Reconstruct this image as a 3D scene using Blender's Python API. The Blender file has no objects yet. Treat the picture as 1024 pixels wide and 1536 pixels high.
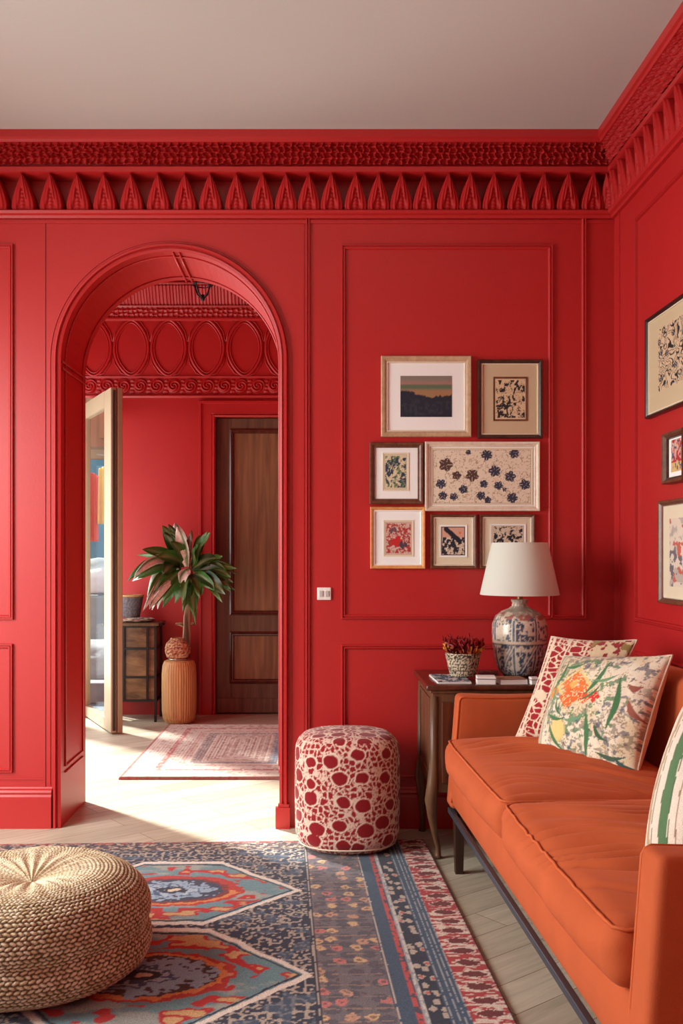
import bpy, bmesh, math, random
import numpy as np
from mathutils import Vector
random.seed(7)
PI = math.pi
SC = bpy.context.scene
COL = SC.collection

# ------------------------------------------------------------------ camera, world, lights, exposure
F = 1450.0            # focal length in pixels of the 1024x1536 frame
D = 4.587             # distance of the panelled wall
CH = 1.30             # eye height
cam = bpy.data.objects.new('camera', bpy.data.cameras.new('camera'))
COL.objects.link(cam)
cam.location = (0, 0, CH)
cam.rotation_euler = (PI/2, 0, 0)
cam.data.sensor_fit = 'VERTICAL'
cam.data.sensor_height = 36.0
cam.data.lens = 36.0*F/1536.0
cam.data.shift_x = 37/1536.0
cam.data.shift_y = 62/1536.0
SC.camera = cam
SC.view_settings.view_transform = 'Standard'
SC.view_settings.look = 'None'
SC.view_settings.gamma = 1
SC.view_settings.use_curve_mapping = False
SC.view_settings.exposure = 0.0

w = bpy.data.worlds.new('sky'); SC.world = w; w.use_nodes = True
bg = w.node_tree.nodes['Background']
bg.inputs[0].default_value = (0.80, 0.90, 1.0, 1); bg.inputs[1].default_value = 1.6

def lamp(name, typ, loc, rot, power, color=(1, 1, 1), size=None, size_y=None, angle=None):
    l = bpy.data.lights.new(name, typ); l.energy = power; l.color = color
    if typ == 'AREA':
        l.shape = 'RECTANGLE'; l.size = size; l.size_y = size_y or size
    if angle: l.angle = angle
    o = bpy.data.objects.new(name, l); COL.objects.link(o)
    o.location = loc; o.rotation_euler = rot
    return o
sd = Vector((0.73, -0.68, -0.73))
lamp('sun', 'SUN', (-6, 12, 8), sd.to_track_quat('-Z', 'Y').to_euler(), 14.0, (1.0, 0.96, 0.89), angle=math.radians(5))
lamp('window_daylight', 'AREA', (-3.12, 2.75, 1.5), (0, -PI/2+math.radians(36), 0), 200.0, (1.0, 0.97, 0.93), 2.2, 1.9)
lamp('added_fill_light', 'AREA', (-3.12, -0.1, 1.5), (0, -PI/2+math.radians(30), 0), 10.0, (1.0, 0.97, 0.93), 2.2, 1.7)  # weak fill lamp, added out of view to brighten the near side
lamp('hall_daylight', 'AREA', (-2.42, 6.5, 1.35), (0, -PI/2-math.radians(24), 0), 62.0, (1.0, 0.97, 0.93), 2.3, 2.1)

# ------------------------------------------------------------------ helpers
def lin(c):
    return tuple(((v/255)/12.92 if v/255 <= 0.04045 else (((v/255)+0.055)/1.055)**2.4) for v in c)
def at(px, py, Y):
    return ((px-475)*Y/F, Y, CH-(py-830)*Y/F)
def wx(px): return (px-475)*D/F
def wz(py): return CH-(py-830)*D/F

class MB:
    def __init__(s): s.v = []; s.f = []; s.c = None
    def add(s, vs, fs):
        n = len(s.v); s.v += [tuple(p) for p in vs]; s.f += [tuple(i+n for i in q) for q in fs]; return s
    def box(s, x0, x1, y0, y1, z0, z1):
        vs = [(x, y, z) for x in (x0, x1) for y in (y0, y1) for z in (z0, z1)]
        return s.add(vs, [(0,1,3,2),(4,6,7,5),(0,4,5,1),(2,3,7,6),(0,2,6,4),(1,5,7,3)])
    def tube(s, pts, r, n=8, closed=False, cap=True):
        P = [Vector(p) for p in pts]; m = len(P); R = r if isinstance(r, (list, tuple)) else [r]*m
        vs = []; up = None
        for i in range(m):
            if closed: t = P[(i+1) % m]-P[i-1]
            else: t = P[min(i+1, m-1)]-P[max(i-1, 0)]
            t.normalize()
            if up is None:
                up = Vector((0,0,1)) if abs(t.z) < 0.9 else Vector((1,0,0))
            a = t.cross(up)
            if a.length < 1e-5: a = t.cross(Vector((0,1,0)))
            a.normalize(); b = a.cross(t); b.normalize(); up = b
            for k in range(n):
                q = P[i]+(a*math.cos(2*PI*k/n)+b*math.sin(2*PI*k/n))*R[i]
                vs.append(tuple(q))
        fs = []
        for i in range(m if closed else m-1):
            j = (i+1) % m
            for k in range(n):
                l = (k+1) % n
                fs.append((i*n+k, i*n+l, j*n+l, j*n+k))
        if cap and not closed:
            fs.append(tuple(range(n))[::-1]); fs.append(tuple((m-1)*n+k for k in range(n)))
        return s.add(vs, fs)
    def lathe(s, prof, c=(0,0,0), n=48, sy=1.0):
        vs = []; fs = []; m = len(prof)
        for r, z in prof:
            for k in range(n):
                a = 2*PI*k/n
                vs.append((c[0]+r*math.cos(a), c[1]+r*sy*math.sin(a), c[2]+z))
        for i in range(m-1):
            for k in range(n):
                l = (k+1) % n
                fs.append((i*n+k, i*n+l, (i+1)*n+l, (i+1)*n+k))
        return s.add(vs, fs)
    def sweep(s, path, prof, mp, closed=False):
        # path: 2D points; prof: (offset to the left of the path, height); mp(a, b, h) -> 3D
        m = len(path); k = len(prof); vs = []
        for i in range(m):
            p = Vector(path[i])
            d0 = (p-Vector(path[i-1])) if (i > 0 or closed) else None
            d1 = (Vector(path[(i+1) % m])-p) if (i < m-1 or closed) else None
            if d0 is None: d0 = d1
            if d1 is None: d1 = d0
            d0 = d0.normalized(); d1 = d1.normalized()
            n0 = Vector((-d0.y, d0.x)); n1 = Vector((-d1.y, d1.x))
            nn = n0+n1
            if nn.length < 1e-6: nn = n0
            nn.normalize(); sc = 1/max(0.3, nn.dot(n0))
            for o, h in prof:
                q = p+nn*o*sc
                vs.append(mp(q.x, q.y, h))
        fs = []
        for i in range(m if closed else m-1):
            j = (i+1) % m
            for q in range(k-1):
                fs.append((i*k+q, i*k+q+1, j*k+q+1, j*k+q))
        return s.add(vs, fs)
    def rbox(s, c, size, r, n=8, fn=None):
        cx, cy, cz = c; h = [q/2 for q in size]; vs = []; fs = []
        ns = [max(3, int(n*q/max(size))) for q in size] if isinstance(n, int) else n
        def edge(k):   # more samples towards the rounded ends
            a = h[k]; ri = min(r, a*0.999); inner = a-ri
            t = [-a+ri*(1-math.cos(PI/2*i/4)) for i in range(4)]
            mid = list(np.linspace(-inner, inner, ns[k]+1))
            return t+mid+[-q for q in t[::-1]]
        E = [edge(0), edge(1), edge(2)]
        for ax in range(3):
            b, d = (ax+1) % 3, (ax+2) % 3
            for sg in (-1, 1):
                base = len(vs)
                for u in E[b]:
                    for v in E[d]:
                        p = [0, 0, 0]; p[ax] = sg*h[ax]; p[b] = u; p[d] = v
                        q = []
                        for i in range(3):
                            inn = h[i]-min(r, h[i]*0.999); q.append(max(-inn, min(inn, p[i])))
                        dv = Vector([p[i]-q[i] for i in range(3)])
                        if dv.length > 1e-9:
                            dv = dv.normalized()
                            q = [q[i]+dv[i]*min(r, h[i]*0.999) for i in range(3)]
                        vs.append(tuple(q))
                nb, nd = len(E[b]), len(E[d])
                for i in range(nb-1):
                    for j in range(nd-1):
                        a0 = base+i*nd+j
                        f_ = (a0, a0+nd, a0+nd+1, a0+1)
                        fs.append(f_ if sg > 0 else f_[::-1])
        out = []
        for p in vs:
            q = fn(*p) if fn else p
            out.append((q[0]+cx, q[1]+cy, q[2]+cz))
        return s.add(out, fs)
    def build(s, name, m, parent=None, smooth=False, world=None, bevel=0, recalc=True, weld=False, angle=None, loc=None, attr=None):
        me = bpy.data.meshes.new(name)
        V = np.array(s.v, dtype=float)
        if world is not None: V = V-np.array(world, dtype=float)
        elif loc is not None: V = V-np.array(loc, dtype=float)
        me.from_pydata(V.tolist(), [], s.f); me.update()
        if attr is not None:
            ca = me.color_attributes.new('pattern', 'FLOAT_COLOR', 'POINT')
            A = np.ones((len(V), 4)); A[:, :3] = attr
            ca.data.foreach_set('color', A.ravel())
        if recalc or weld:
            b = bmesh.new(); b.from_mesh(me)
            if weld: bmesh.ops.remove_doubles(b, verts=b.verts, dist=1e-5)
            if recalc: bmesh.ops.recalc_face_normals(b, faces=b.faces)
            b.to_mesh(me); b.free()
        if smooth:
            me.polygons.foreach_set('use_smooth', [True]*len(me.polygons))
            if angle: 
                try: me.set_sharp_from_angle(angle=math.radians(angle))
                except Exception: pass
        me.materials.append(m)
        o = bpy.data.objects.new(name, me); COL.objects.link(o)
        if parent is not None: o.parent = parent
        if loc is not None: o.location = loc
        if bevel:
            bv = o.modifiers.new('bevel', 'BEVEL'); bv.width = bevel; bv.segments = 2; bv.limit_method = 'ANGLE'
            bv.angle_limit = math.radians(40)
        return o

def grid(nu, nv, fn):
    """numpy grid surface: fn(U,V) -> X,Y,Z arrays; returns verts, faces, U, V"""
    U, V = np.meshgrid(np.linspace(0, 1, nu), np.linspace(0, 1, nv), indexing='ij')
    X, Y, Z = fn(U, V)
    vs = np.stack([X.ravel(), Y.ravel(), Z.ravel()], 1)
    i, j = np.meshgrid(np.arange(nu-1), np.arange(nv-1), indexing='ij')
    a = (i*nv+j).ravel()
    fs = np.stack([a, a+nv, a+nv+1, a+1], 1)
    return vs.tolist(), fs.tolist(), U.ravel(), V.ravel()

def thing(name, label, cat, loc=(0, 0, 0), rz=0, group=None):
    o = bpy.data.objects.new(name, None); COL.objects.link(o)
    o.location = loc; o.rotation_euler = (0, 0, rz); o.empty_display_size = 0.1
    o['label'] = label; o['category'] = cat
    if group: o['group'] = group
    return o
def tag(o, label, cat, group=None):
    o['label'] = label; o['category'] = cat
    if group: o['group'] = group
    return o
def struct(o): o['kind'] = 'structure'; return o

# ---- numpy pattern functions
def h2(ix, iy, s):
    n = (ix.astype(np.int64)*374761393+iy.astype(np.int64)*668265263+s*1274126177) & 0xffffffff
    n = ((n ^ (n >> 13))*1274126177) & 0xffffffff
    return ((n ^ (n >> 16)) & 0xffffff)/float(0xffffff)
def vn(x, y, s=0):
    ix = np.floor(x); iy = np.floor(y); fx = x-ix; fy = y-iy
    fx = fx*fx*(3-2*fx); fy = fy*fy*(3-2*fy)
    a = h2(ix, iy, s); b = h2(ix+1, iy, s); c = h2(ix, iy+1, s); d = h2(ix+1, iy+1, s)
    return (a*(1-fx)+b*fx)*(1-fy)+(c*(1-fx)+d*fx)*fy
def fbm(x, y, s=0, o=4):
    t = 0; a = 0.5; w_ = 0
    for k in range(o):
        t = t+a*vn(x, y, s+k*17); w_ += a; x = x*2.03+3.1; y = y*2.03+1.7; a *= 0.5
    return t/w_
def worley(x, y, s=0, jit=0.8):
    ix = np.floor(x); iy = np.floor(y)
    f1 = np.full(x.shape, 9.0); f2 = np.full(x.shape, 9.0); idd = np.zeros(x.shape)
    for dx in (-1, 0, 1):
        for dy in (-1, 0, 1):
            cx = ix+dx; cy = iy+dy
            px = cx+0.5+(h2(cx, cy, s)-0.5)*jit; py = cy+0.5+(h2(cx, cy, s+5)-0.5)*jit
            d = np.hypot(x-px, y-py); r = h2(cx, cy, s+9)
            m = d < f1
            f2 = np.where(m, f1, np.minimum(f2, d)); idd = np.where(m, r, idd); f1 = np.where(m, d, f1)
    return f1, f2, idd
def ss(a, b, x):
    t = np.clip((x-a)/(b-a), 0, 1); return t*t*(3-2*t)
def C3(c): return np.array(lin(c))
def blend(base, col, m):
    m = np.clip(m, 0, 1)[:, None]; return base*(1-m)+np.asarray(col)*m
def flat(n, c): return np.tile(C3(c), (n, 1))

# ------------------------------------------------------------------ materials
def newmat(name):
    m = bpy.data.materials.new(name); m.use_nodes = True
    nt = m.node_tree; return m, nt, nt.nodes['Principled BSDF']
def N(nt, t, **kw):
    n = nt.nodes.new(t)
    for k, v in kw.items(): setattr(n, k, v)
    return n
def plain(name, c, rough=0.5, metal=0, var=0.06, scale=20, bump=0.0, bscale=200, sheen=0, spec=0.5, coat=0, sub=0):
    m, nt, b = newmat(name)
    tc = N(nt, 'ShaderNodeTexCoord'); no = N(nt, 'ShaderNodeTexNoise'); no.inputs['Scale'].default_value = scale; no.inputs['Detail'].default_value = 4
    nt.links.new(tc.outputs['Object'], no.inputs['Vector'])
    mx = N(nt, 'ShaderNodeMix', data_type='RGBA')
    L = lin(c)
    mx.inputs[6].default_value = tuple(max(0, v*(1-var)) for v in L)+(1,)
    mx.inputs[7].default_value = tuple(min(1, v*(1+var)) for v in L)+(1,)
    nt.links.new(no.outputs[0], mx.inputs[0]); nt.links.new(mx.outputs[2], b.inputs['Base Color'])
    b.inputs['Roughness'].default_value = rough; b.inputs['Metallic'].default_value = metal
    b.inputs['Specular IOR Level'].default_value = spec
    if coat: b.inputs['Coat Weight'].default_value = coat; b.inputs['Coat Roughness'].default_value = 0.15
    if sheen: 
        b.inputs['Sheen Weight'].default_value = sheen; b.inputs['Sheen Roughness'].default_value = 0.35
        b.inputs['Sheen Tint'].default_value = tuple(min(1, v*1.3+0.15) for v in L)+(1,)
    if bump:
        n2 = N(nt, 'ShaderNodeTexNoise'); n2.inputs['Scale'].default_value = bscale; n2.inputs['Detail'].default_value = 3
        nt.links.new(tc.outputs['Object'], n2.inputs['Vector'])
        bp = N(nt, 'ShaderNodeBump'); bp.inputs['Strength'].default_value = bump; bp.inputs['Distance'].default_value = 0.004
        nt.links.new(n2.outputs[0], bp.inputs['Height']); nt.links.new(bp.outputs[0], b.inputs['Normal'])
    return m
def patterned(name, rough=0.8, bump=0.3, bscale=300, fine=0.25, fscale=400, spec=0.3, sheen=0, coat=0):
    """colour of the woven or printed pattern times a fine procedural grain"""
    m, nt, b = newmat(name)
    at_ = N(nt, 'ShaderNodeAttribute'); at_.attribute_name = 'pattern'
    tc = N(nt, 'ShaderNodeTexCoord'); no = N(nt, 'ShaderNodeTexNoise'); no.inputs['Scale'].default_value = fscale; no.inputs['Detail'].default_value = 2
    nt.links.new(tc.outputs['Object'], no.inputs['Vector'])
    mr = N(nt, 'ShaderNodeMapRange'); mr.inputs[1].default_value = 0.3; mr.inputs[2].default_value = 0.7
    mr.inputs[3].default_value = 1-fine; mr.inputs[4].default_value = 1+fine
    nt.links.new(no.outputs[0], mr.inputs[0])
    vm = N(nt, 'ShaderNodeVectorMath', operation='SCALE')
    nt.links.new(at_.outputs['Color'], vm.inputs[0]); nt.links.new(mr.outputs[0], vm.inputs['Scale'])
    nt.links.new(vm.outputs[0], b.inputs['Base Color'])
    b.inputs['Roughness'].default_value = rough; b.inputs['Specular IOR Level'].default_value = spec
    if sheen: b.inputs['Sheen Weight'].default_value = sheen
    if coat: b.inputs['Coat Weight'].default_value = coat; b.inputs['Coat Roughness'].default_value = 0.1
    if bump:
        n2 = N(nt, 'ShaderNodeTexNoise'); n2.inputs['Scale'].default_value = bscale
        nt.links.new(tc.outputs['Object'], n2.inputs['Vector'])
        bp = N(nt, 'ShaderNodeBump'); bp.inputs['Strength'].default_value = bump; bp.inputs['Distance'].default_value = 0.003
        nt.links.new(n2.outputs[0], bp.inputs['Height']); nt.links.new(bp.outputs[0], b.inputs['Normal'])
    return m
def wood(name, c1, c2, rough=0.45, scale=(30, 30, 2.0), spec=0.5, coat=0, rot=(0, 0, 0)):
    m, nt, b = newmat(name)
    tc = N(nt, 'ShaderNodeTexCoord'); mp = N(nt, 'ShaderNodeMapping'); mp.inputs['Scale'].default_value = scale; mp.inputs['Rotation'].default_value = rot
    no = N(nt, 'ShaderNodeTexNoise'); no.inputs['Scale'].default_value = 1; no.inputs['Detail'].default_value = 8; no.inputs['Distortion'].default_value = 0.6
    nt.links.new(tc.outputs['Object'], mp.inputs[0]); nt.links.new(mp.outputs[0], no.inputs['Vector'])
    cr = N(nt, 'ShaderNodeValToRGB'); cr.color_ramp.elements[0].position = 0.3; cr.color_ramp.elements[1].position = 0.7
    cr.color_ramp.elements[0].color = lin(c1)+(1,); cr.color_ramp.elements[1].color = lin(c2)+(1,)
    nt.links.new(no.outputs[0], cr.inputs[0]); nt.links.new(cr.outputs[0], b.inputs['Base Color'])
    b.inputs['Roughness'].default_value = rough; b.inputs['Specular IOR Level'].default_value = spec
    if coat: b.inputs['Coat Weight'].default_value = coat; b.inputs['Coat Roughness'].default_value = 0.12
    bp = N(nt, 'ShaderNodeBump'); bp.inputs['Strength'].default_value = 0.15; bp.inputs['Distance'].default_value = 0.002
    nt.links.new(no.outputs[0], bp.inputs['Height']); nt.links.new(bp.outputs[0], b.inputs['Normal'])
    return m

M = {}
M['red'] = plain('red_paint', (180, 32, 32), 0.42, var=0.05, scale=3, bump=0.06, bscale=120, spec=0.7)
M['relief'] = plain('red_paint_relief', (174, 28, 28), 0.6, var=0.05, scale=3, spec=0.25)
M['ceiling'] = plain('ceiling_paint', (192, 194, 188), 0.9, var=0.02, scale=2, bump=0.1, bscale=80)
M['white'] = plain('white_plastic', (235, 232, 226), 0.3, var=0.01)
M['velvet'] = plain('rust_velvet', (182, 88, 50), 0.85, var=0.14, scale=9, bump=0.25, bscale=500, sheen=0.32, spec=0.15)
M['piping'] = plain('rust_piping', (190, 92, 48), 0.7, var=0.08, sheen=0.3, spec=0.2)
M['steel'] = plain('grey_steel', (78, 88, 98), 0.35, metal=0.6)
M['dark_wood'] = wood('dark_wood', (38, 22, 14), (62, 38, 24), 0.4)
M['mahogany'] = wood('mahogany', (58, 26, 16), (92, 46, 28), 0.28, spec=0.6, coat=0.3)
M['walnut'] = wood('walnut', (78, 52, 34), (112, 80, 54), 0.4)
M['door_wood'] = wood('door_wood', (104, 76, 50), (146, 112, 76), 0.5, scale=(26, 26, 1.6))
M['door_dark'] = wood('door_wood_dark', (80, 60, 42), (112, 86, 62), 0.55, scale=(26, 26, 1.6))
M['stump'] = wood('turned_wood', (170, 124, 74), (214, 168, 110), 0.55, scale=(60, 60, 2.0))
M['frame_oak'] = wood('frame_pale_oak', (178, 146, 112), (200, 170, 136), 0.5, scale=(40, 40, 40))
M['frame_orange'] = wood('frame_honey', (206, 140, 78), (226, 164, 100), 0.4, scale=(40, 40, 40))
M['frame_dark'] = wood('frame_dark_wood', (50, 32, 24), (78, 52, 38), 0.35, scale=(40, 40, 40))
M['frame_brown'] = wood('frame_brown_wood', (86, 50, 34), (118, 74, 50), 0.35, scale=(40, 40, 40))
M['frame_white'] = wood('frame_cream', (216, 200, 176), (232, 220, 200), 0.5, scale=(40, 40, 40))
M['frame_black'] = wood('frame_black', (26, 20, 18), (44, 34, 30), 0.3, scale=(40, 40, 40))
M['silver'] = plain('silver_edge', (190, 186, 178), 0.25, metal=0.9)
M['mat_white'] = plain('mat_white', (240, 242, 238), 0.9, var=0.01)
M['mat_cream'] = plain('mat_cream', (220, 208, 180), 0.9, var=0.02)
M['mat_sand'] = plain('mat_sand', (198, 178, 144), 0.9, var=0.02)
M['print'] = patterned('printed_paper', 0.85, 0, 300, 0.08, 500)
M['rug'] = patterned('rug_pile', 0.95, 0.6, 350, 0.28, 260, 0.1, sheen=0.15)
M['fabric'] = patterned('printed_linen', 0.9, 0.35, 600, 0.14, 420, 0.15, sheen=0.2)
M['knit'] = patterned('straw_yarn', 0.9, 0.5, 700, 0.22, 380, 0.15)
M['glaze'] = patterned('glazed_ceramic', 0.28, 0.1, 200, 0.12, 180, 0.5, coat=0.3)
M['leaf'] = patterned('glossy_leaf', 0.35, 0, 100, 0.15, 60, 0.5)
M['cream_edge'] = plain('cream_edge', (222, 208, 184), 0.85)
M['beige_paint'] = plain('beige_paint', (176, 158, 128), 0.45, var=0.08, scale=8)
M['beige_dark'] = plain('worn_beige', (150, 126, 96), 0.5, var=0.12, scale=12)
M['gap'] = plain('dark_gap', (60, 48, 38), 0.7)
M['iron'] = plain('black_iron', (28, 27, 26), 0.45, metal=0.3)
M['stone'] = plain('pale_stone', (140, 146, 146), 0.85, var=0.25, scale=9, bump=0.6, bscale=30)
M['slate'] = plain('blue_slate', (84, 102, 114), 0.6, var=0.6, scale=14, bump=0.6, bscale=40)
M['teal'] = plain('teal_render', (78, 124, 140), 0.9, var=0.25, scale=9)
M['grass'] = plain('garden_green', (92, 118, 66), 0.9, var=0.4, scale=14)
M['cloth_red'] = plain('red_cloth', (214, 66, 58), 0.8, var=0.1)
M['cloth_yellow'] = plain('yellow_cloth', (240, 190, 50), 0.8, var=0.18)
M['brass'] = plain('aged_brass', (150, 112, 70), 0.35, metal=0.7)
M['paper'] = plain('paper_white', (228, 226, 220), 0.7, var=0.02)

def shade_mat():
    m, nt, b = newmat('linen_shade')
    b.inputs['Base Color'].default_value = lin((226, 232, 220))+(1,); b.inputs['Roughness'].default_value = 0.9
    tr = N(nt, 'ShaderNodeBsdfTranslucent'); tr.inputs[0].default_value = lin((226, 200, 170))+(1,)
    mx = N(nt, 'ShaderNodeMixShader'); mx.inputs[0].default_value = 0.2
    nt.links.new(b.outputs[0], mx.inputs[1]); nt.links.new(tr.outputs[0], mx.inputs[2])
    nt.links.new(mx.outputs[0], nt.nodes['Material Output'].inputs[0])
    return m
M['shade'] = shade_mat()
def glass_mat():
    m, nt, b = newmat('window_glass')
    tr = N(nt, 'ShaderNodeBsdfTransparent'); tr.inputs[0].default_value = (0.96, 0.98, 0.98, 1)
    gl = N(nt, 'ShaderNodeBsdfGlossy'); gl.inputs['Roughness'].default_value = 0.02
    mx = N(nt, 'ShaderNodeMixShader'); mx.inputs[0].default_value = 0.06
    nt.links.new(tr.outputs[0], mx.inputs[1]); nt.links.new(gl.outputs[0], mx.inputs[2])
    nt.links.new(mx.outputs[0], nt.nodes['Material Output'].inputs[0])
    return m
M['glass'] = glass_mat()
def floor_mat():
    m, nt, b = newmat('oak_boards')
    tc = N(nt, 'ShaderNodeTexCoord'); mp = N(nt, 'ShaderNodeMapping'); mp.inputs['Rotation'].default_value = (0, 0, math.radians(-38))
    nt.links.new(tc.outputs['Object'], mp.inputs[0])
    br = N(nt, 'ShaderNodeTexBrick'); br.offset = 0.37
    br.inputs['Scale'].default_value = 1; br.inputs['Brick Width'].default_value = 1.3; br.inputs['Row Height'].default_value = 0.15
    br.inputs['Mortar Size'].default_value = 0.0016; br.inputs['Mortar Smooth'].default_value = 0.2; br.inputs['Bias'].default_value = 0
    br.inputs['Color1'].default_value = lin((204, 198, 176))+(1,); br.inputs['Color2'].default_value = lin((178, 170, 148))+(1,)
    br.inputs['Mortar'].default_value = lin((120, 98, 76))+(1,)
    nt.links.new(mp.outputs[0], br.inputs['Vector'])
    m2 = N(nt, 'ShaderNodeMapping'); m2.inputs['Scale'].default_value = (2.2, 26, 1); nt.links.new(mp.outputs[0], m2.inputs[0])
    no = N(nt, 'ShaderNodeTexNoise'); no.inputs['Scale'].default_value = 1.4; no.inputs['Detail'].default_value = 8; no.inputs['Distortion'].default_value = 1.2
    nt.links.new(m2.outputs[0], no.inputs['Vector'])
    mr = N(nt, 'ShaderNodeMapRange'); mr.inputs[1].default_value = 0.3; mr.inputs[2].default_value = 0.7; mr.inputs[3].default_value = 0.82; mr.inputs[4].default_value = 1.12
    nt.links.new(no.outputs[0], mr.inputs[0])
    vm = N(nt, 'ShaderNodeVectorMath', operation='SCALE'); nt.links.new(br.outputs[0], vm.inputs[0]); nt.links.new(mr.outputs[0], vm.inputs['Scale'])
    nt.links.new(vm.outputs[0], b.inputs['Base Color'])
    b.inputs['Roughness'].default_value = 0.42; b.inputs['Specular IOR Level'].default_value = 0.4
    bp = N(nt, 'ShaderNodeBump'); bp.inputs['Strength'].default_value = 0.25; bp.inputs['Distance'].default_value = 0.002; bp.invert = True
    nt.links.new(br.outputs['Fac'], bp.inputs['Height']); nt.links.new(bp.outputs[0], b.inputs['Normal'])
    return m
M['floor'] = floor_mat()

# ------------------------------------------------------------------ the room
XR = 1.41; XL = -3.0; YF = -1.6; CZ = 3.266; DB = 5.063; Y2 = 7.79; CZ2 = 3.5; HXL = -2.3; HXR = 0.9
struct(MB().box(XL-0.2, XR+0.2, YF-0.2, Y2+0.2, -0.1, 0).build('floor', M['floor']))
struct(MB().box(XL-0.2, XR+0.2, YF-0.2, D+0.05, CZ, CZ+0.15).build('ceiling', M['ceiling']))
struct(MB().box(HXL-0.2, HXR+0.2, DB-0.02, Y2+0.2, CZ2, CZ2+0.15).build('ceiling_hall', M['red']))
struct(MB().box(XR, XR+0.2, YF-0.2, D+0.10, 0, 2.91).box(XR+0.07, XR+0.2, YF-0.2, D+0.10, 2.91, CZ).build('wall_right', M['red']))
b = MB()
b.box(XL-0.2, XL, YF-0.2, -0.95, 0, CZ); b.box(XL-0.2, XL, 0.75, 1.80, 0, CZ); b.box(XL-0.2, XL, -0.95, 0.75, 0, 0.35); b.box(XL-0.2, XL, -0.95, 0.75, 2.6, CZ); b.box(XL-0.2, XL, 3.70, D+0.1, 0, CZ); b.box(XL-0.2, XL, 1.80, 3.70, 0, 0.35); b.box(XL-0.2, XL, 1.80, 3.70, 2.6, CZ)
struct(b.build('wall_left', M['red']))
struct(MB().box(XL, XR, YF-0.2, YF, 0, CZ).build('wall_front', M['red']))
def window(name, mp, a0, a1, z0, z1):
    r = bpy.data.objects.new(name, None); COL.objects.link(r); struct(r)
    b = MB()
    for (p, q, s, t) in ((a0, a1, z0, z0+0.07), (a0, a1, z1-0.07, z1), (a0, a0+0.07, z0+0.07, z1-0.07), (a1-0.07, a1, z0+0.07, z1-0.07)):
        vs = [mp(a, h, z) for a in (p, q) for h in (0.03, 0.10) for z in (s, t)]
        b.add(vs, [(0,1,3,2),(4,6,7,5),(0,4,5,1),(2,3,7,6),(0,2,6,4),(1,5,7,3)])
    am = (a0+a1)/2; zm = z0+(z1-z0)*0.68
    for (p, q, s, t) in ((am-0.03, am+0.03, z0+0.07, z1-0.07), (a0+0.07, am-0.03, zm, zm+0.04), (am+0.03, a1-0.07, zm, zm+0.04)):
        vs = [mp(a, h, z) for a in (p, q) for h in (0.04, 0.09) for z in (s, t)]
        b.add(vs, [(0,1,3,2),(4,6,7,5),(0,4,5,1),(2,3,7,6),(0,2,6,4),(1,5,7,3)])
    b.build('window_frame', M['beige_paint'], r)
window('window_1', lambda a, h, z: (XL-h, a, z), 1.80, 3.70, 0.35, 2.6)
window('added_fill_window', lambda a, h, z: (XL-h, a, z), -0.95, 0.75, 0.35, 2.6)  # unseen window and its opening, added for the fill lamp

# wall with the arch
AX = -0.694; AR = 0.517; AS = wz(378)-AR
def arch_pts(r, n=48, z0=0.0):
    p = [(AX-r, z0), (AX-r, AS)]
    for i in range(1, n): 
        a = PI-PI*i/n; p.append((AX+r*math.cos(a), AS+r*math.sin(a)))
    p += [(AX+r, AS), (AX+r, z0)]
    return p
b = MB()
b.box(XL, XR+0.2, D+0.07, DB-0.05, 2.91, 3.62)
for Y, top in ((D, 2.912), (DB, 3.62)):
    b.add([(XL, Y, 0), (AX-AR, Y, 0), (AX-AR, Y, top), (XL, Y, top)], [(0,1,2,3)])
    b.add([(AX+AR, Y, 0), (XR+0.2, Y, 0), (XR+0.2, Y, top), (AX+AR, Y, top)], [(0,1,2,3)])
    ap = arch_pts(AR)[1:-1]
    for i in range(len(ap)-1):
        (x0, z0), (x1, z1) = ap[i], ap[i+1]
        b.add([(x0, Y, z0), (x1, Y, z1), (x1, Y, top), (x0, Y, top)], [(0,1,2,3)])
ap = arch_pts(AR)
for i in range(len(ap)-1):
    (x0, z0), (x1, z1) = ap[i], ap[i+1]
    b.add([(x0, D, z0), (x1, D, z1), (x1, DB, z1), (x0, DB, z0)], [(0,1,2,3)])
struct(b.build('wall_back', M['red'], weld=True, recalc=False))

mb_ = lambda a, z, h: (a, D-h, z)          # onto the back wall
mr_ = lambda a, z, h: (XR-h, a, z)         # onto the right wall
trim_n = [0]
def trim(b, parent=None, **kw):
    trim_n[0] += 1
    o = b.build('trim_%d' % trim_n[0], M['red'], **kw); struct(o); return o
PR = [(-0.011, 0), (-0.010, 0.007), (-0.006, 0.011), (-0.002, 0.011), (0.0, 0.006), (0.003, 0.006), (0.005, 0.014), (0.009, 0.014), (0.011, 0.008), (0.011, 0)]
# arch architrave
AP = [(0.0, 0), (0.0, 0.012), (0.012, 0.016), (0.016, 0.008), (0.020, 0.008), (0.024, 0.022), (0.034, 0.022), (0.040, 0.010), (0.042, 0)]
trim(MB().sweep(arch_pts(AR, 64), AP, mb_), smooth=True, angle=35)
trim(MB().box(AX+AR-0.018, AX+AR+0.05, D-0.03, D, 0, 0.10).box(AX+AR-0.006, AX+AR+0.046, D-0.024, D, 0.10, 0.115))
# thin outer relief ring of the arch
trim(MB().sweep(arch_pts(AR+0.052, 64, 0.2), [(0, 0), (0.0, 0.004), (0.006, 0.004), (0.006, 0)], mb_))
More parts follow.
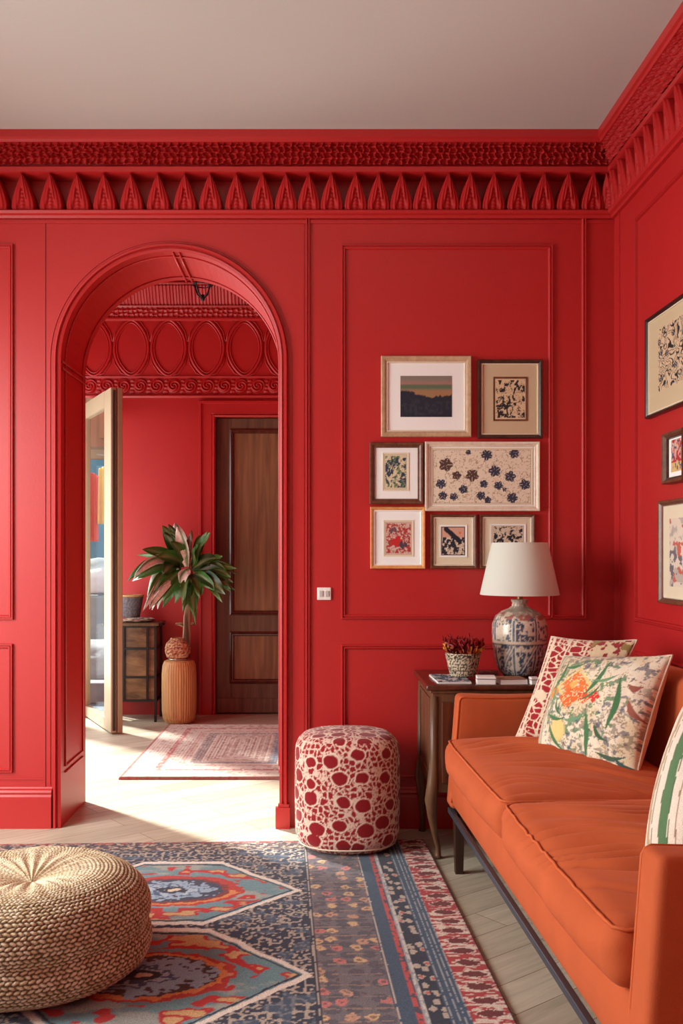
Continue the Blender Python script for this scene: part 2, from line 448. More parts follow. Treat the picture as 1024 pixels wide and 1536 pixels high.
# soffit mouldings: panel strips near both edges, keystone rib
def soff(r, y): 
    return [(x, y, z) for x, z in arch_pts(r, 64, 0.28)]
b = MB()
for yy in (D+0.06, DB-0.07):
    pts = soff(AR-0.004, yy); b.tube(pts, 0.005, 6)
for k in (0.28, 0.25):
    b.tube([(AX-AR+0.003, D+0.06, k), (AX-AR+0.003, DB-0.07, k)], 0.005, 6)
    b.tube([(AX+AR-0.003, D+0.06, k), (AX+AR-0.003, DB-0.07, k)], 0.005, 6)
trim(b, smooth=True)
b = MB()
for a_ in (math.radians(87.0), math.radians(182)):
    for da in (-0.03, 0.03):
        x, z = AX+(AR-0.005)*math.cos(a_+da), AS+(AR-0.005)*math.sin(a_+da)
        b.tube([(x, D+0.002, z), (x, DB-0.004, z)], 0.006, 6)
trim(b, smooth=True)
# vertical joints and panel mouldings of the back wall
PT = 2.885
def panel(x0, x1, z0, z1, mp=mb_, prof=PR):
    return trim(MB().sweep([(x0, z0), (x0, z1), (x1, z1), (x1, z0)], prof, mp, closed=True), smooth=True, angle=40)
def strip(pts, mp=mb_, prof=PR):
    return trim(MB().sweep(pts, prof, mp), smooth=True, angle=40)
BT = 0.19
strip([(wx(67), BT), (wx(67), PT)], prof=[(-0.004, 0), (-0.004, 0.004), (0.004, 0.004), (0.004, 0)])
panel(wx(-150), wx(17), wz(926), wz(370)); panel(wx(-150), wx(16), wz(1155), wz(969))
strip([(XL, wz(1168)), (wx(67), wz(1168))], prof=[(-0.004, 0), (-0.004, 0.005), (0.004, 0.005), (0.004, 0)])
strip([(wx(462), 0), (wx(462), PT)])
strip([(wx(455), 0), (wx(455), PT)], prof=[(-0.003, 0), (-0.003, 0.003), (0.003, 0.003), (0.003, 0)])
panel(wx(515), wx(825), wz(925), wz(371))
strip([(wx(875), PT), (wx(875), wz(925)), (wx(825), wz(925))])
panel(wx(515), wx(875), wz(1165), wz(970))
strip([(XL, 2.872), (XR, 2.872)], prof=[(-0.008, 0), (-0.008, 0.006), (0.008, 0.006), (0.008, 0)])
# right wall
panel(4.26, 0.9, 1.01, 2.77, mr_); panel(4.26, 0.9, 0.28, 0.86, mr_)
strip([(4.50, 0.19), (4.50, PT)], mr_, [(-0.006, 0), (-0.006, 0.005), (0.006, 0.005), (0.006, 0)])
# baseboards
BB = [(0, 0), (0.028, 0), (0.028, 0.150), (0.022, 0.160), (0.026, 0.170), (0.020, 0.180), (0.010, 0.186), (0.006, 0.193), (0, 0.193)]
def base(name, x0, x1, y0, y1):
    d = Vector((x1-x0, y1-y0)).normalized(); n = Vector((-d.y, d.x))
    vs = []
    for (x, y) in ((x0, y0), (x1, y1)):
        for o, h in BB: vs.append((x+n.x*o, y+n.y*o, h))
    k = len(BB); fs = [(i, i+1, k+i+1, k+i) for i in range(k-1)]+[tuple(range(k)), tuple(range(k, 2*k))[::-1]]
    return struct(MB().add(vs, fs).build(name, M['red']))
base('baseboard_left', AX-AR-0.042, XL, D, D)
base('baseboard_back', XR, wx(467), D, D)
base('baseboard_right', XR, XR, YF, D)
# cornice
CP = [(0.0, 2.885), (0.018, 2.885), (0.022, 2.896), (0.036, 2.902), (0.040, 2.914), (0.034, 2.920), (-0.060, 2.922), (-0.062, 3.00), (-0.060, 3.088),
      (0.030, 3.090), (0.042, 3.096), (0.042, 3.118), (0.035, 3.126), (0.006, 3.128), (0.025, 3.20), (0.080, 3.214), (0.092, 3.214), (0.096, 3.226), (0.106, 3.232), (0.108, 3.266)]
cpath = [(XL, D), (XR, D), (XR, YF)]
def sweep_corn(prof):
    vs = []; k = len(prof)
    for i, (x, y) in enumerate(cpath):
        for o, z in prof:
            if i == 0: vs.append((x, y-o, z))
            elif i == 1: vs.append((x-o, y-o, z))
            else: vs.append((x-o, y, z))
    fs = [(i*k+q, i*k+q+1, (i+1)*k+q+1, (i+1)*k+q) for i in range(2) for q in range(k-1)]
    return MB().add(vs, fs)
corn = trim(sweep_corn(CP), smooth=True, angle=30)
def lattice_height(s, t):
    """interlaced strapwork: rounded holes between raised bands; s, t in metres"""
    p = 0.034
    ph = np.sin(2*PI*(s/p)*0.5+PI*np.floor(t/0.021))
    f1, f2, _ = worley(s/0.031+0.15*np.sin(t*180), t/0.026, 3, 0.5)
    ed = 1-ss(0.06, 0.26, f2-f1)
    return ed*0.026+0.003*vn(s*160, t*160, 4)
def band(side):
    p0, z0, p1, z1 = 0.037, 3.130, 0.086, 3.212
    Lt = math.hypot(p1-p0, z1-z0); nx, nz = (z1-z0)/Lt, -(p1-p0)/Lt
    def fn(U, V):
        pr = p0+(p1-p0)*V; z = z0+(z1-z0)*V
        if side == 0: s = XL+(XR-pr-XL)*U
        else: s = 1.2+(D-pr-1.2)*U
        h = lattice_height(s, V*Lt)-0.020
        q = pr+nx*h; z = z+nz*h
        return (s, D-q, z) if side == 0 else (XR-q, s, z)
    n = int((XR-XL)/0.0045) if side == 0 else int((D-1.2)/0.0045)
    vs, fs, _, _ = grid(n, 26, fn)
    MB().add(vs, fs).build('lattice_band', M['relief'], corn, smooth=True, recalc=False)
band(0); band(1)
def leaf_ornament():
    H = 0.174; W = 0.058
    def fn(U, V):
        s = U*2-1; t = V
        w = W*np.where(t < 0.12, 0.93+0.58*t, (1-((t-0.12)/0.88)**1.5))
        w = np.maximum(w, 0.0008)
        x = s*w
        body = np.clip(1-np.abs(s)**9, 0, 1)**0.5*(1-0.35*s*s)
        h = 0.001+0.024*body+0.020*t*body
        h = h+0.0030*np.cos(np.abs(s)*PI*7)*ss(0.1, 0.3, np.abs(s))
        inner = (1-ss(0.40, 0.52, np.abs(s)/(1.02-t*1.35).clip(0.01)))*(1-ss(0.56, 0.62, t))
        f = 0.010*np.abs(np.sin(t*34+np.abs(s)*5))*np.abs(np.cos(s*6))
        h = h-inner*0.014+inner*f
        h = np.where((np.abs(s) > 0.999)|(t > 0.999), -0.058, h)
        return x, -h, t*H
    vs, fs, U, V = grid(27, 34, fn)
    return MB().add(vs, fs)
lo = leaf_ornament().build('leaf_ornament', M['relief'], corn, smooth=True, recalc=False)
centres = [36, 78, 118, 158, 198, 238, 278, 316, 355, 394, 429, 463, 497, 533, 567, 601, 635, 671, 704, 739, 776, 813, 850, 887]
xs = [wx(c) for c in centres]; xs = [xs[0]-0.1265*k for k in range(1, 4)]+xs
lo.location = (xs[0], D-0.004, 2.919)
for x in xs[1:]:
    c = lo.copy(); COL.objects.link(c); c.parent = corn; c.location = (x, D-0.004, 2.919)
y = D-0.085
while y > 2.4:
    c = lo.copy(); COL.objects.link(c); c.parent = corn; c.location = (XR-0.004, y, 2.919); c.rotation_euler = (0, 0, -PI/2); y -= 0.1165
# corner leaf
c = lo.copy(); COL.objects.link(c); c.parent = corn; c.location = (XR-0.022, D-0.022, 2.919); c.rotation_euler = (0, 0, -PI/4)

# ------------------------------------------------------------------ the hall behind the arch
def hx(px): return (px-475)*Y2/F
def hz(py): return CH-(py-830)*Y2/F
mh_ = lambda a, z, h: (a, Y2-h, z)
OX = hx(173); DX0 = hx(323); DX1 = DX0+0.92; DZ = hz(626)
b = MB()
b.box(OX, DX0, Y2, Y2+0.2, 0, CZ2); b.box(DX1, HXR+0.2, Y2, Y2+0.2, 0, CZ2); b.box(DX0, DX1, Y2, Y2+0.2, DZ, CZ2); b.box(HXL-0.2, OX, Y2, Y2+0.2, 2.57, CZ2); b.box(DX0, DX1, Y2+0.12, Y2+0.2, 0, DZ)  # last box, behind the door, is added to block light leaking round it
struct(b.build('wall_hall_back', M['red']))
b = MB()
b.box(HXL-0.2, HXL, DB, 5.25, 0, CZ2); b.box(HXL-0.2, HXL, 7.55, Y2, 0, CZ2); b.box(HXL-0.2, HXL, 5.25, 7.55, 2.5, CZ2)
struct(b.build('wall_hall_left', M['red']))
struct(MB().box(HXR, HXR+0.2, DB, Y2, 0, CZ2).build('wall_hall_right', M['red']))
# door casing
CS = [(0.0, 0.0), (0.0, 0.035), (0.010, 0.040), (0.022, 0.018), (0.030, 0.022), (0.105, 0.022), (0.112, 0.036), (0.128, 0.036), (0.134, 0.0)]
trim(MB().sweep([(DX0, 0), (DX0, DZ), (DX1, DZ), (DX1, 0)], CS, mh_), smooth=True, angle=25)
# wooden door
dr = struct(bpy.data.objects.new('door_1', None)); COL.objects.link(dr)
yd = Y2+0.03
b = MB()
px0, px1 = hx(346), hx(346)+0.66
pz = [hz(1072)+0.0, hz(1024), hz(950), hz(921), hz(645)]
b.box(DX0+0.004, px0, yd, yd+0.05, 0.01, DZ-0.004); b.box(px1, DX1-0.004, yd, yd+0.05, 0.01, DZ-0.004)
b.box(px0, px1, yd, yd+0.05, 0.01, pz[1]); b.box(px0, px1, yd, yd+0.05, pz[2], pz[3]); b.box(px0, px1, yd, yd+0.05, pz[4], DZ-0.004)
b.build('door_frame', M['door_dark'], dr, bevel=0.003)
MB().box(DX0+0.01, DX1-0.01, yd-0.012, yd, 0.012, 0.13).build('kick_board', M['door_dark'], dr, bevel=0.003)
for z0, z1 in ((pz[1], pz[2]), (pz[3], pz[4])):
    MB().box(px0, px1, yd+0.018, yd+0.04, z0, z1).build('door_panel', M['door_wood'], dr)
    q = MB().sweep([(px0, z0), (px0, z1), (px1, z1), (px1, z0)], [(0.012, 0.008), (0.0, 0.014), (-0.008, 0.004), (-0.018, 0.002), (-0.024, -0.01)], lambda a, z, h: (a, yd-h, z), closed=True)
    q.build('panel_molding', M['mahogany'], dr, smooth=True, angle=30)
MB().lathe([(0, 0), (0.02, 0.0), (0.02, 0.005), (0.009, 0.01), (0.009, 0.04), (0.024, 0.05), (0.027, 0.062), (0.018, 0.074), (0, 0.077)], n=20).build('door_knob', M['brass'], dr)
kn = bpy.data.objects['door_knob']; kn.rotation_euler = (PI/2, 0, 0); kn.location = (DX1-0.07, yd, 1.02)
# friezes on the hall wall
ht = []
def hmould(z, prof): 
    return trim(MB().sweep([(HXL, z), (HXR, z)], prof, mh_), smooth=True, angle=30)
hmould(hz(595), [(-0.012, 0), (-0.012, 0.018), (0, 0.028), (0.008, 0.028), (0.012, 0)])
hmould(hz(566), [(-0.01, 0), (-0.01, 0.014), (0.006, 0.018), (0.010, 0)])
hmould(hz(480), [(-0.01, 0), (-0.01, 0.015), (0.0, 0.03), (0.012, 0.03), (0.016, 0)])
hmould(hz(462), [(-0.008, 0), (-0.008, 0.03), (0.008, 0.045), (0.012, 0)])
hmould(hz(432), [(-0.012, 0), (-0.012, 0.09), (0.01, 0.11), (0.02, 0.11), (0.02, 0)])
def relief(z0, z1, p0, p1, hf, n, m, name='relief_band'):
    def fn(U, V):
        s = HXL+(HXR-HXL)*U; h = hf(s, V*(z1-z0))
        return s, Y2-(p0+(p1-p0)*V)-h, z0+(z1-z0)*V
    vs, fs, _, _ = grid(n, m, fn)
    trim(MB().add(vs, fs), smooth=True, recalc=False)
def roses(s, t):
    P = 0.135; H = 0.128; c = np.floor(s/P); x = (s/P-c-0.5)*P; y = t-H/2
    r = np.hypot(x, y); a = np.arctan2(y, x)
    sp = 0.5+0.5*np.cos(r*260+a*2+c*2)
    d = (1-ss(0.048, 0.060, r))*(0.008+0.020*sp)
    lf = (1-ss(0.0, 0.02, np.abs(np.abs(x)-0.062)))*0.012*np.abs(np.sin(y*110))
    return np.maximum(d, lf)
relief(hz(591), hz(568), 0.002, 0.004, roses, 760, 32)
def lace(s, t):
    f1, f2, _ = worley(s/0.04, t/0.03, 8, 0.5); return (1-ss(0.05, 0.4, f2-f1))*0.016
relief(hz(478), hz(464), 0.01, 0.03, lace, 500, 14)
def fringe(s, t):
    return 0.014*np.abs(np.sin(s*PI/0.026+0.6*np.sin(s*23)))*(0.6+0.6*vn(s*30, t*6, 2))
relief(hz(460), hz(434), 0.02, 0.10, fringe, 700, 16)
# ovals
b = MB()
oc = [hx(v) for v in (27, 84, 141, 197, 253, 310, 367, 424, 481, 538)]
zc = hz(522)
for x in oc:
    for (ra, rb, rr) in ((0.137, 0.205, 0.012), (0.118, 0.184, 0.007)):
        pts = []
        for i in range(40):
            a = 2*PI*i/40; sx = math.cos(a); sz = math.sin(a)
            k = 1.0+0.10*(abs(sz)**6)          # slightly pointed top and bottom
            pts.append((x+ra*sx*(1-0.12*abs(sz)**3), Y2-0.006, zc+rb*sz*k))
        b.tube(pts, rr, 8, closed=True)
trim(b, smooth=True)
b = MB()
for i in range(len(oc)-1):
    xm = (oc[i]+oc[i+1])/2
    for sg in (-1, 1):
        for sy in (-1, 1):
            b.tube([(xm+sg*0.004, Y2-0.004, zc+sy*0.05), (xm+sg*0.02, Y2-0.004, zc+sy*0.13), (xm+sg*0.07, Y2-0.004, zc+sy*0.205), (xm+sg*0.15, Y2-0.003, zc+sy*0.236)], 0.006, 6)
trim(b, smooth=True)

# hanging lantern frame
la = thing('hanging_lantern', 'small dark iron lantern frame hanging below the red hall ceiling', 'lantern', at(304, 440, 7.0))
lx, ly, lz = at(304, 440, 7.0)
b = MB(); zt = CH+(830-418)*7.0/F
b.tube([(lx, ly, CZ2), (lx, ly, zt+0.02)], 0.004, 6)
b.build('chain', M['iron'], la, world=(lx, ly, lz))
b = MB()
for k in range(4):
    a = PI/4+k*PI/2+0.2; c_, s_ = math.cos(a), math.sin(a)
    b.tube([(lx+0.05*c_, ly+0.05*s_, zt+0.0), (lx+0.075*c_, ly+0.075*s_, lz+0.06), (lx+0.05*c_, ly+0.05*s_, lz), (lx, ly, lz-0.04)], 0.006, 6)
b.tube([(lx+0.05*math.cos(a), ly+0.05*math.sin(a), zt) for a in np.linspace(0, 2*PI, 13)[:-1]], 0.006, 6, closed=True)
b.tube([(lx+0.072*math.cos(a), ly+0.072*math.sin(a), lz+0.06) for a in np.linspace(0, 2*PI, 13)[:-1]], 0.005, 6, closed=True)
b.build('cage', M['iron'], la, world=(lx, ly, lz))
MB().lathe([(0, 0), (0.014, 0.01), (0.018, 0.03), (0.01, 0.05), (0, 0.055)], (lx, ly, lz-0.06), 12).build('finial', M['iron'], la, world=(lx, ly, lz), smooth=True)

# glazed garden door leaf, sidelight
NE = Vector((-1.455, 6.93)); FE = Vector((-1.835, 7.72)); dv = (FE-NE).normalized(); nv = Vector((-dv.y, dv.x))
if nv.x > 0: nv = -nv
Ld = (FE-NE).length; lt = 2.49
d2 = struct(bpy.data.objects.new('door_2', None)); COL.objects.link(d2)
def lbox(b, s0, s1, z0, z1, t0=-0.022, t1=0.022):
    vs = []
    for s_ in (s0, s1):
        for t in (t0, t1):
            for z in (z0, z1):
                p = NE+dv*s_+nv*t; vs.append((p.x, p.y, z))
    b.add(vs, [(0,1,3,2),(4,6,7,5),(0,4,5,1),(2,3,7,6),(0,2,6,4),(1,5,7,3)])
b = MB(); lbox(b, 0, 0.20, 0.012, lt); b.build('stile', M['beige_paint'], d2, bevel=0.004)
b = MB(); lbox(b, Ld-0.03, Ld, 0.012, lt); b.build('stile', M['beige_paint'], d2, bevel=0.004)
b = MB(); lbox(b, 0.20, Ld-0.03, 0.012, 0.09); b.build('bottom_rail', M['beige_paint'], d2)
b = MB(); lbox(b, 0.20, Ld-0.03, lt-0.12, lt); b.build('top_rail', M['beige_paint'], d2)
b = MB(); lbox(b, 0.20, Ld-0.03, 0.09, lt-0.12, -0.003, 0.003); b.build('glass_pane', M['glass'], d2)
b = MB(); lbox(b, -0.012, 0.0, 0.03, lt-0.02, -0.010, 0.010); b.build('edge_gap', M['gap'], d2)  # dark strip standing for the gap along the leaf edge
b = MB(); lbox(b, -0.012, 0.06, 0.012, lt, -0.062, -0.026); b.build('cover_strip', M['beige_dark'], d2, bevel=0.003)
# post, frame round the garden opening
b = MB(); b.box(-1.96, -1.88, Y2-0.04, Y2+0.12, 0, 2.57); b.box(HXL-0.1, OX, Y2+0.0, Y2+0.12, 2.50, 2.57); b.box(OX-0.03, OX, Y2-0.0, Y2+0.12, 0, 2.5)
struct(b.build('window_3', M['beige_paint'], bevel=0.004))

# ------------------------------------------------------------------ the garden outside
struct(MB().box(-9, 3, Y2+0.2, 16, -0.12, -0.02).add([(-9, 4, -0.02), (HXL-0.2, 4, -0.02), (HXL-0.2, Y2+0.2, -0.02), (-9, Y2+0.2, -0.02)], [(0,1,2,3)]).build('terrace', M['slate']))
struct(MB().box(-6, -0.5, 13.6, 13.9, -0.02, 3.2).build('wall_garden', M['teal']))
b = MB(); b.box(-3.6, -1.2, 8.6, 8.85, 2.25, 2.75)
for x in np.linspace(-3.5, -1.4, 9): b.box(x, x+0.09, 8.56, 8.6, 2.32, 2.68)
tag(b.build('panelled_awning', M['beige_dark'], loc=(-2.4, 8.7, 2.25)), 'beige panelled awning box above the garden door glass', 'awning')
tag(MB().box(-4.2, -1.0, 10.0, 10.12, 2.28, 2.38).build('pergola_beam', M['beige_dark'], loc=(-2.6, 10, 2.28)), 'brown wooden beam crossing outside below the awning', 'beam')
rl = MB().tube([(-3.2, 10.6, 1.72), (-1.7, 10.6, 1.72)], 0.014, 8)
for x in (-3.2, -1.7): rl.tube([(x, 10.6, 0), (x, 10.6, 1.72)], 0.02, 8)
tag(rl.build('clothes_rail', M['silver'], loc=(-2.45, 10.6, 0)), 'thin metal rail outside carrying red and yellow textiles', 'rail')
def hang(name, x0, x1, z0, z1, m, label, y=10.6):
    def fn(U, V):
        return x0+(x1-x0)*U, y-0.07-0.03*np.cos(U*PI*7)*(0.3+0.7*(1-V))-0.03*V*0, z0+(z1-z0)*V*(1-0.06*(np.abs(U-0.5)*2)**3)
    vs, fs, _, _ = grid(40, 16, fn)
    o = MB().add(vs, fs).build(name, m, smooth=True, recalc=False, loc=((x0+x1)/2, y, z0))
    sm = o.modifiers.new('solid', 'SOLIDIFY'); sm.thickness = 0.012
    return tag(o, label, 'cloth')
hang('hanging_textile', -2.60, -2.38, 1.43, 2.18, M['cloth_red'], 'red cloth hanging outside beyond the glazed door, left of the yellow one')
hang('hanging_textile', -2.375, -2.18, 1.62, 2.25, M['cloth_yellow'], 'bright yellow cloth hanging outside beyond the glazed door')
def rock(name, c, size, m, label, seed):
    rnd = random.Random(seed); b = bmesh.new(); bmesh.ops.create_icosphere(b, subdivisions=4, radius=1)
    V = np.array([v.co[:] for v in b.verts]); n_ = fbm(V[:, 0]*1.6+seed, V[:, 1]*1.6+V[:, 2]*1.3, seed, 4)
    for v, k in zip(b.verts, n_):
        s_ = 0.75+0.5*k; v.co = Vector((v.co.x*size[0]*s_, v.co.y*size[1]*s_, max(v.co.z, -0.7)*size[2]*s_))
    me = bpy.data.meshes.new(name); b.to_mesh(me); b.free(); me.materials.append(m)
    me.polygons.foreach_set('use_smooth', [True]*len(me.polygons))
    o = bpy.data.objects.new(name, me); COL.objects.link(o); o.location = c
    return tag(o, label, 'rock')
rock('boulder', (-2.05, 9.2, 0.20), (0.50, 0.3, 0.27), M['stone'], 'pale rounded boulder lowest beyond the glazed door', 3)
tag(MB().box(-3.4, -1.3, 8.5, 8.72, -0.02, 0.16).build('stone_step', M['stone'], bevel=0.01, loc=(-2.3, 8.6, 0)), 'white stone step just outside the glazed door', 'step')
tag(MB().box(-3.6, -1.4, 10.1, 10.5, -0.02, 0.85).build('garden_ledge', M['stone'], bevel=0.02, loc=(-2.5, 10.3, 0)), 'pale grey stone ledge standing behind the boulder', 'ledge')
rock('rock_mound', (-2.35, 11.75, 0.72), (0.9, 0.4, 0.55), M['stone'], 'pale rock mound rising behind the garden ledge', 11)
rock('white_stone', (-2.30, 10.3, 0.98), (0.26, 0.12, 0.16), M['paper'], 'small white angular stone on top of the garden ledge', 19)
b = MB(); rr = random.Random(4)
for k in range(160):
    x = rr.uniform(-3.1, -1.7); y = rr.uniform(10.82, 11.0); a = rr.uniform(0, 6.28); h = rr.uniform(0.10, 0.3)
    b.tube([(x, y, 0.8), (x+0.03*math.cos(a), y, 0.8+h*0.6), (x+0.09*math.cos(a), y+0.04*math.sin(a), 0.8+h)], [0.006, 0.008, 0.001], 4)
b.box(-3.1, -1.7, 10.75, 11.05, -0.02, 0.81)
o = b.build('ground_cover', M['grass'], loc=(-2.4, 10.9, 0)); o['kind'] = 'stuff'; o['label'] = 'low green plants growing between the stones outside'; o['category'] = 'plants'

# ------------------------------------------------------------------ braided rug in the hall
def hall_rug():
    X0, X1, Ya, Yb = -1.13, 0.12, 5.55, 7.28
    nu, nv = 250, 330
    def fn(U, V):
        x = X0+(X1-X0)*U+0.02*(V-0.5); y = Ya+(Yb-Ya)*V
        z = 0.014+0.0018*np.abs(np.sin(np.minimum(np.minimum(U, 1-U)*(X1-X0), np.minimum(V, 1-V)*(Yb-Ya))*PI/0.02))
        ed = np.minimum(np.minimum(U, 1-U)*(X1-X0), np.minimum(V, 1-V)*(Yb-Ya))
        return x, y, np.where(ed < 0.004, 0.001, z)
    vs, fs, U, V = grid(nu, nv, fn)
    W, H = X1-X0, Yb-Ya
    d = np.minimum(np.minimum(U, 1-U)*W, np.minimum(V, 1-V)*H)
    x = U*W; y = V*H
    c = flat(len(U), (214, 202, 186))
    sp = worley(x/0.022, y/0.030, 2, 0.9)[2]
    c = blend(c, C3((178, 150, 138)), (sp > 0.8)*0.7)
    c = blend(c, C3((150, 60, 60)), ((d < 0.025)*0.75))
    for a0, a1, col, k in ((0.17, 0.21, (176, 72, 70), .75), (0.29, 0.33, (186, 130, 120), .55), (0.36, 0.42, (120, 108, 112), .7), (0.47, 0.475, (150, 120, 110), .5)):
        m = (d > a0)*(d < a1)*(vn(x*90, y*90, 5) > 0.3)
        c = blend(c, C3(col), m*k)
    m = (d > 0.36)*(d < 0.40)*(U > 0.5)*(np.minimum(U, 1-U)*W < 0.42); c = blend(c, C3((96, 128, 158)), m*(vn(x*80, y*60, 6) > .4)*0.8)
    ring = 0.5+0.5*np.cos(d*2*PI/0.045)
    c = blend(c, C3((160, 110, 104)), (d > 0.42)*(ring > 0.75)*(vn(x*70, y*70, 9) > 0.35)*0.7)
    tag(MB().add(vs, fs).build('braided_rug', M['rug'], smooth=True, recalc=False, attr=c, loc=(-0.5, 6.4, 0)), 'cream and red braided rectangular rug on the floor beyond the arch', 'rug')
hall_rug()

# ------------------------------------------------------------------ iron stand with bowls behind the glazed door
SX0, SX1, SY0, SY1, SZ = -1.62, -1.235, 7.45, 7.72, 0.765
st = thing('cabinet_stand', 'black iron grid stand with mottled brown panels behind the glazed door', 'cabinet', ((SX0+SX1)/2, (SY0+SY1)/2, 0))
so = tuple(st.location)
for x in (SX0, SX1-0.018):
    for y in (SY0, SY1-0.018):
        MB().box(x, x+0.018, y, y+0.018, 0, 0.745).build('leg', M['iron'], st, world=so)
b = MB()
for z in (0.165, 0.345, 0.565, 0.735):
    b.box(SX0, SX1, SY0-0.004, SY0+0.010, z-0.008, z+0.008); b.box(SX1-0.010, SX1+0.004, SY0, SY1, z-0.008, z+0.008)
for x in (SX0+0.13, SX1-0.055-0.018):
    b.box(x-0.006, x+0.010, SY0-0.006, SY0+0.008, 0.165, 0.74)
b.box(SX0+0.02, SX0+0.03, SY0+0.1, SY0+0.11, 0, 0.16)
b.build('grid', M['iron'], st, world=so)
MB().box(SX0+0.012, SX1-0.012, SY0+0.012, SY1-0.012, 0.17, 0.735).build('body', wood('mottled_panels', (66, 40, 24), (150, 110, 74), 0.35, (5, 5, 14), rot=(0, 0, 0)), st, world=so)
MB().rbox(((SX0+SX1)/2, (SY0+SY1)/2, 0.752), (SX1-SX0+0.05, SY1-SY0+0.05, 0.024), 0.011, 6).build('tray_top', M['walnut'], st, world=so, smooth=True, weld=True)
MB().tube([(SX1+0.01, SY0+0.02, 0.745), (SX1+0.045, SY0+0.01, 0.755), (SX1+0.05, SY0+0.06, 0.755), (SX1+0.01, SY0+0.08, 0.745)], 0.010, 8).build('handle', M['iron'], st, world=so, smooth=True)
# folded patterned cloths and basket on it
def lump(name, c, sx, sy, sz, seed, cols, label, cat):
    nu, nv = 60, 24
    def fn(U, V):
        a = U*2*PI; ph = (V-0.5)*PI
        r = 1+0.18*(fbm(np.cos(a)*2+seed, np.sin(a)*2+V*3, seed)-0.5)
        return c[0]+sx*r*np.cos(a)*np.cos(ph)**0.5, c[1]+sy*r*np.sin(a)*np.cos(ph)**0.5, c[2]+sz*(1+np.sin(ph)*(0.8+0.4*vn(np.cos(a)*3+9, np.sin(a)*3+9, seed)))
    vs, fs, U, V = grid(nu, nv, fn)
    q = fbm(U*22, V*9, seed); cc = flat(len(U), cols[0]); cc = blend(cc, C3(cols[1]), ss(0.48, 0.52, q)); cc = blend(cc, C3(cols[2]), ss(0.58, 0.6, fbm(U*18+4, V*8, seed+3)))
    return tag(MB().add(vs, fs).build(name, M['fabric'], smooth=True, attr=cc, loc=(c[0], c[1], c[2])), label, cat)
lump('folded_textile', (-1.40, 7.56, 0.767), 0.135, 0.10, 0.016, 5, ((196, 176, 150), (70, 50, 46), (150, 70, 60)), 'speckled folded textile lying on the iron grid stand', 'cloth')
def basket(c, r0, r1, h, label):
    n, m_ = 60, 28
    def fn(U, V):
        a = U*2*PI; r = r0+(r1-r0)*V+0.003*np.sin(U*2*PI*20+np.floor(V*9)*PI)
        return c[0]+r*np.cos(a), c[1]+r*np.sin(a)*0.8, c[2]+h*V
    vs, fs, U, V = grid(n, m_, fn)
    cc = flat(len(U), (120, 112, 112)); cc = blend(cc, C3((80, 74, 84)), vn(U*70, V*20, 3)); cc = blend(cc, C3((140, 96, 70)), (V > 0.9)*1.0)
    t = thing('basket', label, 'basket', c)
    MB().add(vs, fs).build('basket_wall', M['knit'], t, smooth=True, attr=cc, world=c, recalc=False)
    MB().lathe([(0, 0), (r0, 0.001)], c, 30, 0.8).build('basket_bottom', M['gap'], t, world=c)
    MB().tube([(c[0]+r1*math.cos(a), c[1]+r1*0.8*math.sin(a), c[2]+h) for a in np.linspace(0, 2*PI, 33)[:-1]], 0.007, 6, closed=True).build('rim', M['stump'], t, world=c, smooth=True)
basket((-1.455, 7.58, 0.80), 0.065, 0.095, 0.17, 'grey woven basket on the textile atop the iron grid stand')

# turned wooden stool with the plant
WX, WY = at(268, 1085, 7.40)[0], 7.42
prof = [(0, 0), (0.085, 0.0), (0.108, 0.012), (0.122, 0.04), (0.130, 0.10), (0.132, 0.25), (0.131, 0.38), (0.126, 0.44), (0.112, 0.475), (0.09, 0.484), (0.05, 0.485), (0, 0.485)]
pp = []
for i in range(len(prof)-1):
    for k in range(6): 
        t = k/6; pp.append((prof[i][0]*(1-t)+prof[i+1][0]*t, prof[i][1]*(1-t)+prof[i+1][1]*t))
pp.append(prof[-1])
b = MB().lathe(pp, (WX, WY, 0), 180)
b.v = [((x-WX)*(1+0.012*math.cos(42*math.atan2(y-WY, x-WX)))+WX, (y-WY)*(1+0.012*math.cos(42*math.atan2(y-WY, x-WX)))+WY, z) for x, y, z in b.v]
tag(b.build('wooden_stool', M['stump'], smooth=True, loc=(WX, WY, 0)), 'ribbed honey wooden drum stool carrying the potted plant', 'stool')

pl = thing('potted_plant', 'tall leafy green plant with draping variegated leaves in a round woven pot', 'plant', (WX, WY, 0.486))
po = tuple(pl.location)
def lathe_attr(prof, c, n, cf, sub=6, sy=1.0, bumpf=None):
    P = []
    for i in range(len(prof)-1):
        for k in range(sub):
            t = k/sub; P.append((prof[i][0]*(1-t)+prof[i+1][0]*t, prof[i][1]*(1-t)+prof[i+1][1]*t))
    P.append(prof[-1]); P = np.array(P)
    s = np.concatenate([[0], np.cumsum(np.hypot(np.diff(P[:, 0]), np.diff(P[:, 1])))])
    rmax = P[:, 0].max()
    vs = []; fs = []; A = []; S = []
    for i, (r, z) in enumerate(P):
        for k in range(n+1):
            a = 2*PI*k/n; vs.append((r*math.cos(a), r*math.sin(a), z)); A.append(a*rmax); S.append(s[i])
    A = np.array(A); S = np.array(S); V = np.array(vs)
    if bumpf is not None:
        h = bumpf(A, S); rr = np.hypot(V[:, 0], V[:, 1])+1e-6; V[:, 0] *= 1+h/np.maximum(rr, 0.02); V[:, 1] *= 1+h/np.maximum(rr, 0.02)
    V[:, 1] *= sy; V += np.array(c)
    for i in range(len(P)-1):
        for k in range(n): fs.append((i*(n+1)+k, i*(n+1)+k+1, (i+1)*(n+1)+k+1, (i+1)*(n+1)+k))
    return V.tolist(), fs, cf(A, S, V)
def potc(A, S, V):
    c = flat(len(A), (176, 120, 84)); c = blend(c, C3((214, 180, 140)), ss(.5, .55, vn(A*260, S*160, 2))); c = blend(c, C3((128, 60, 60)), ss(.62, .66, vn(A*200, S*200, 7))); return c
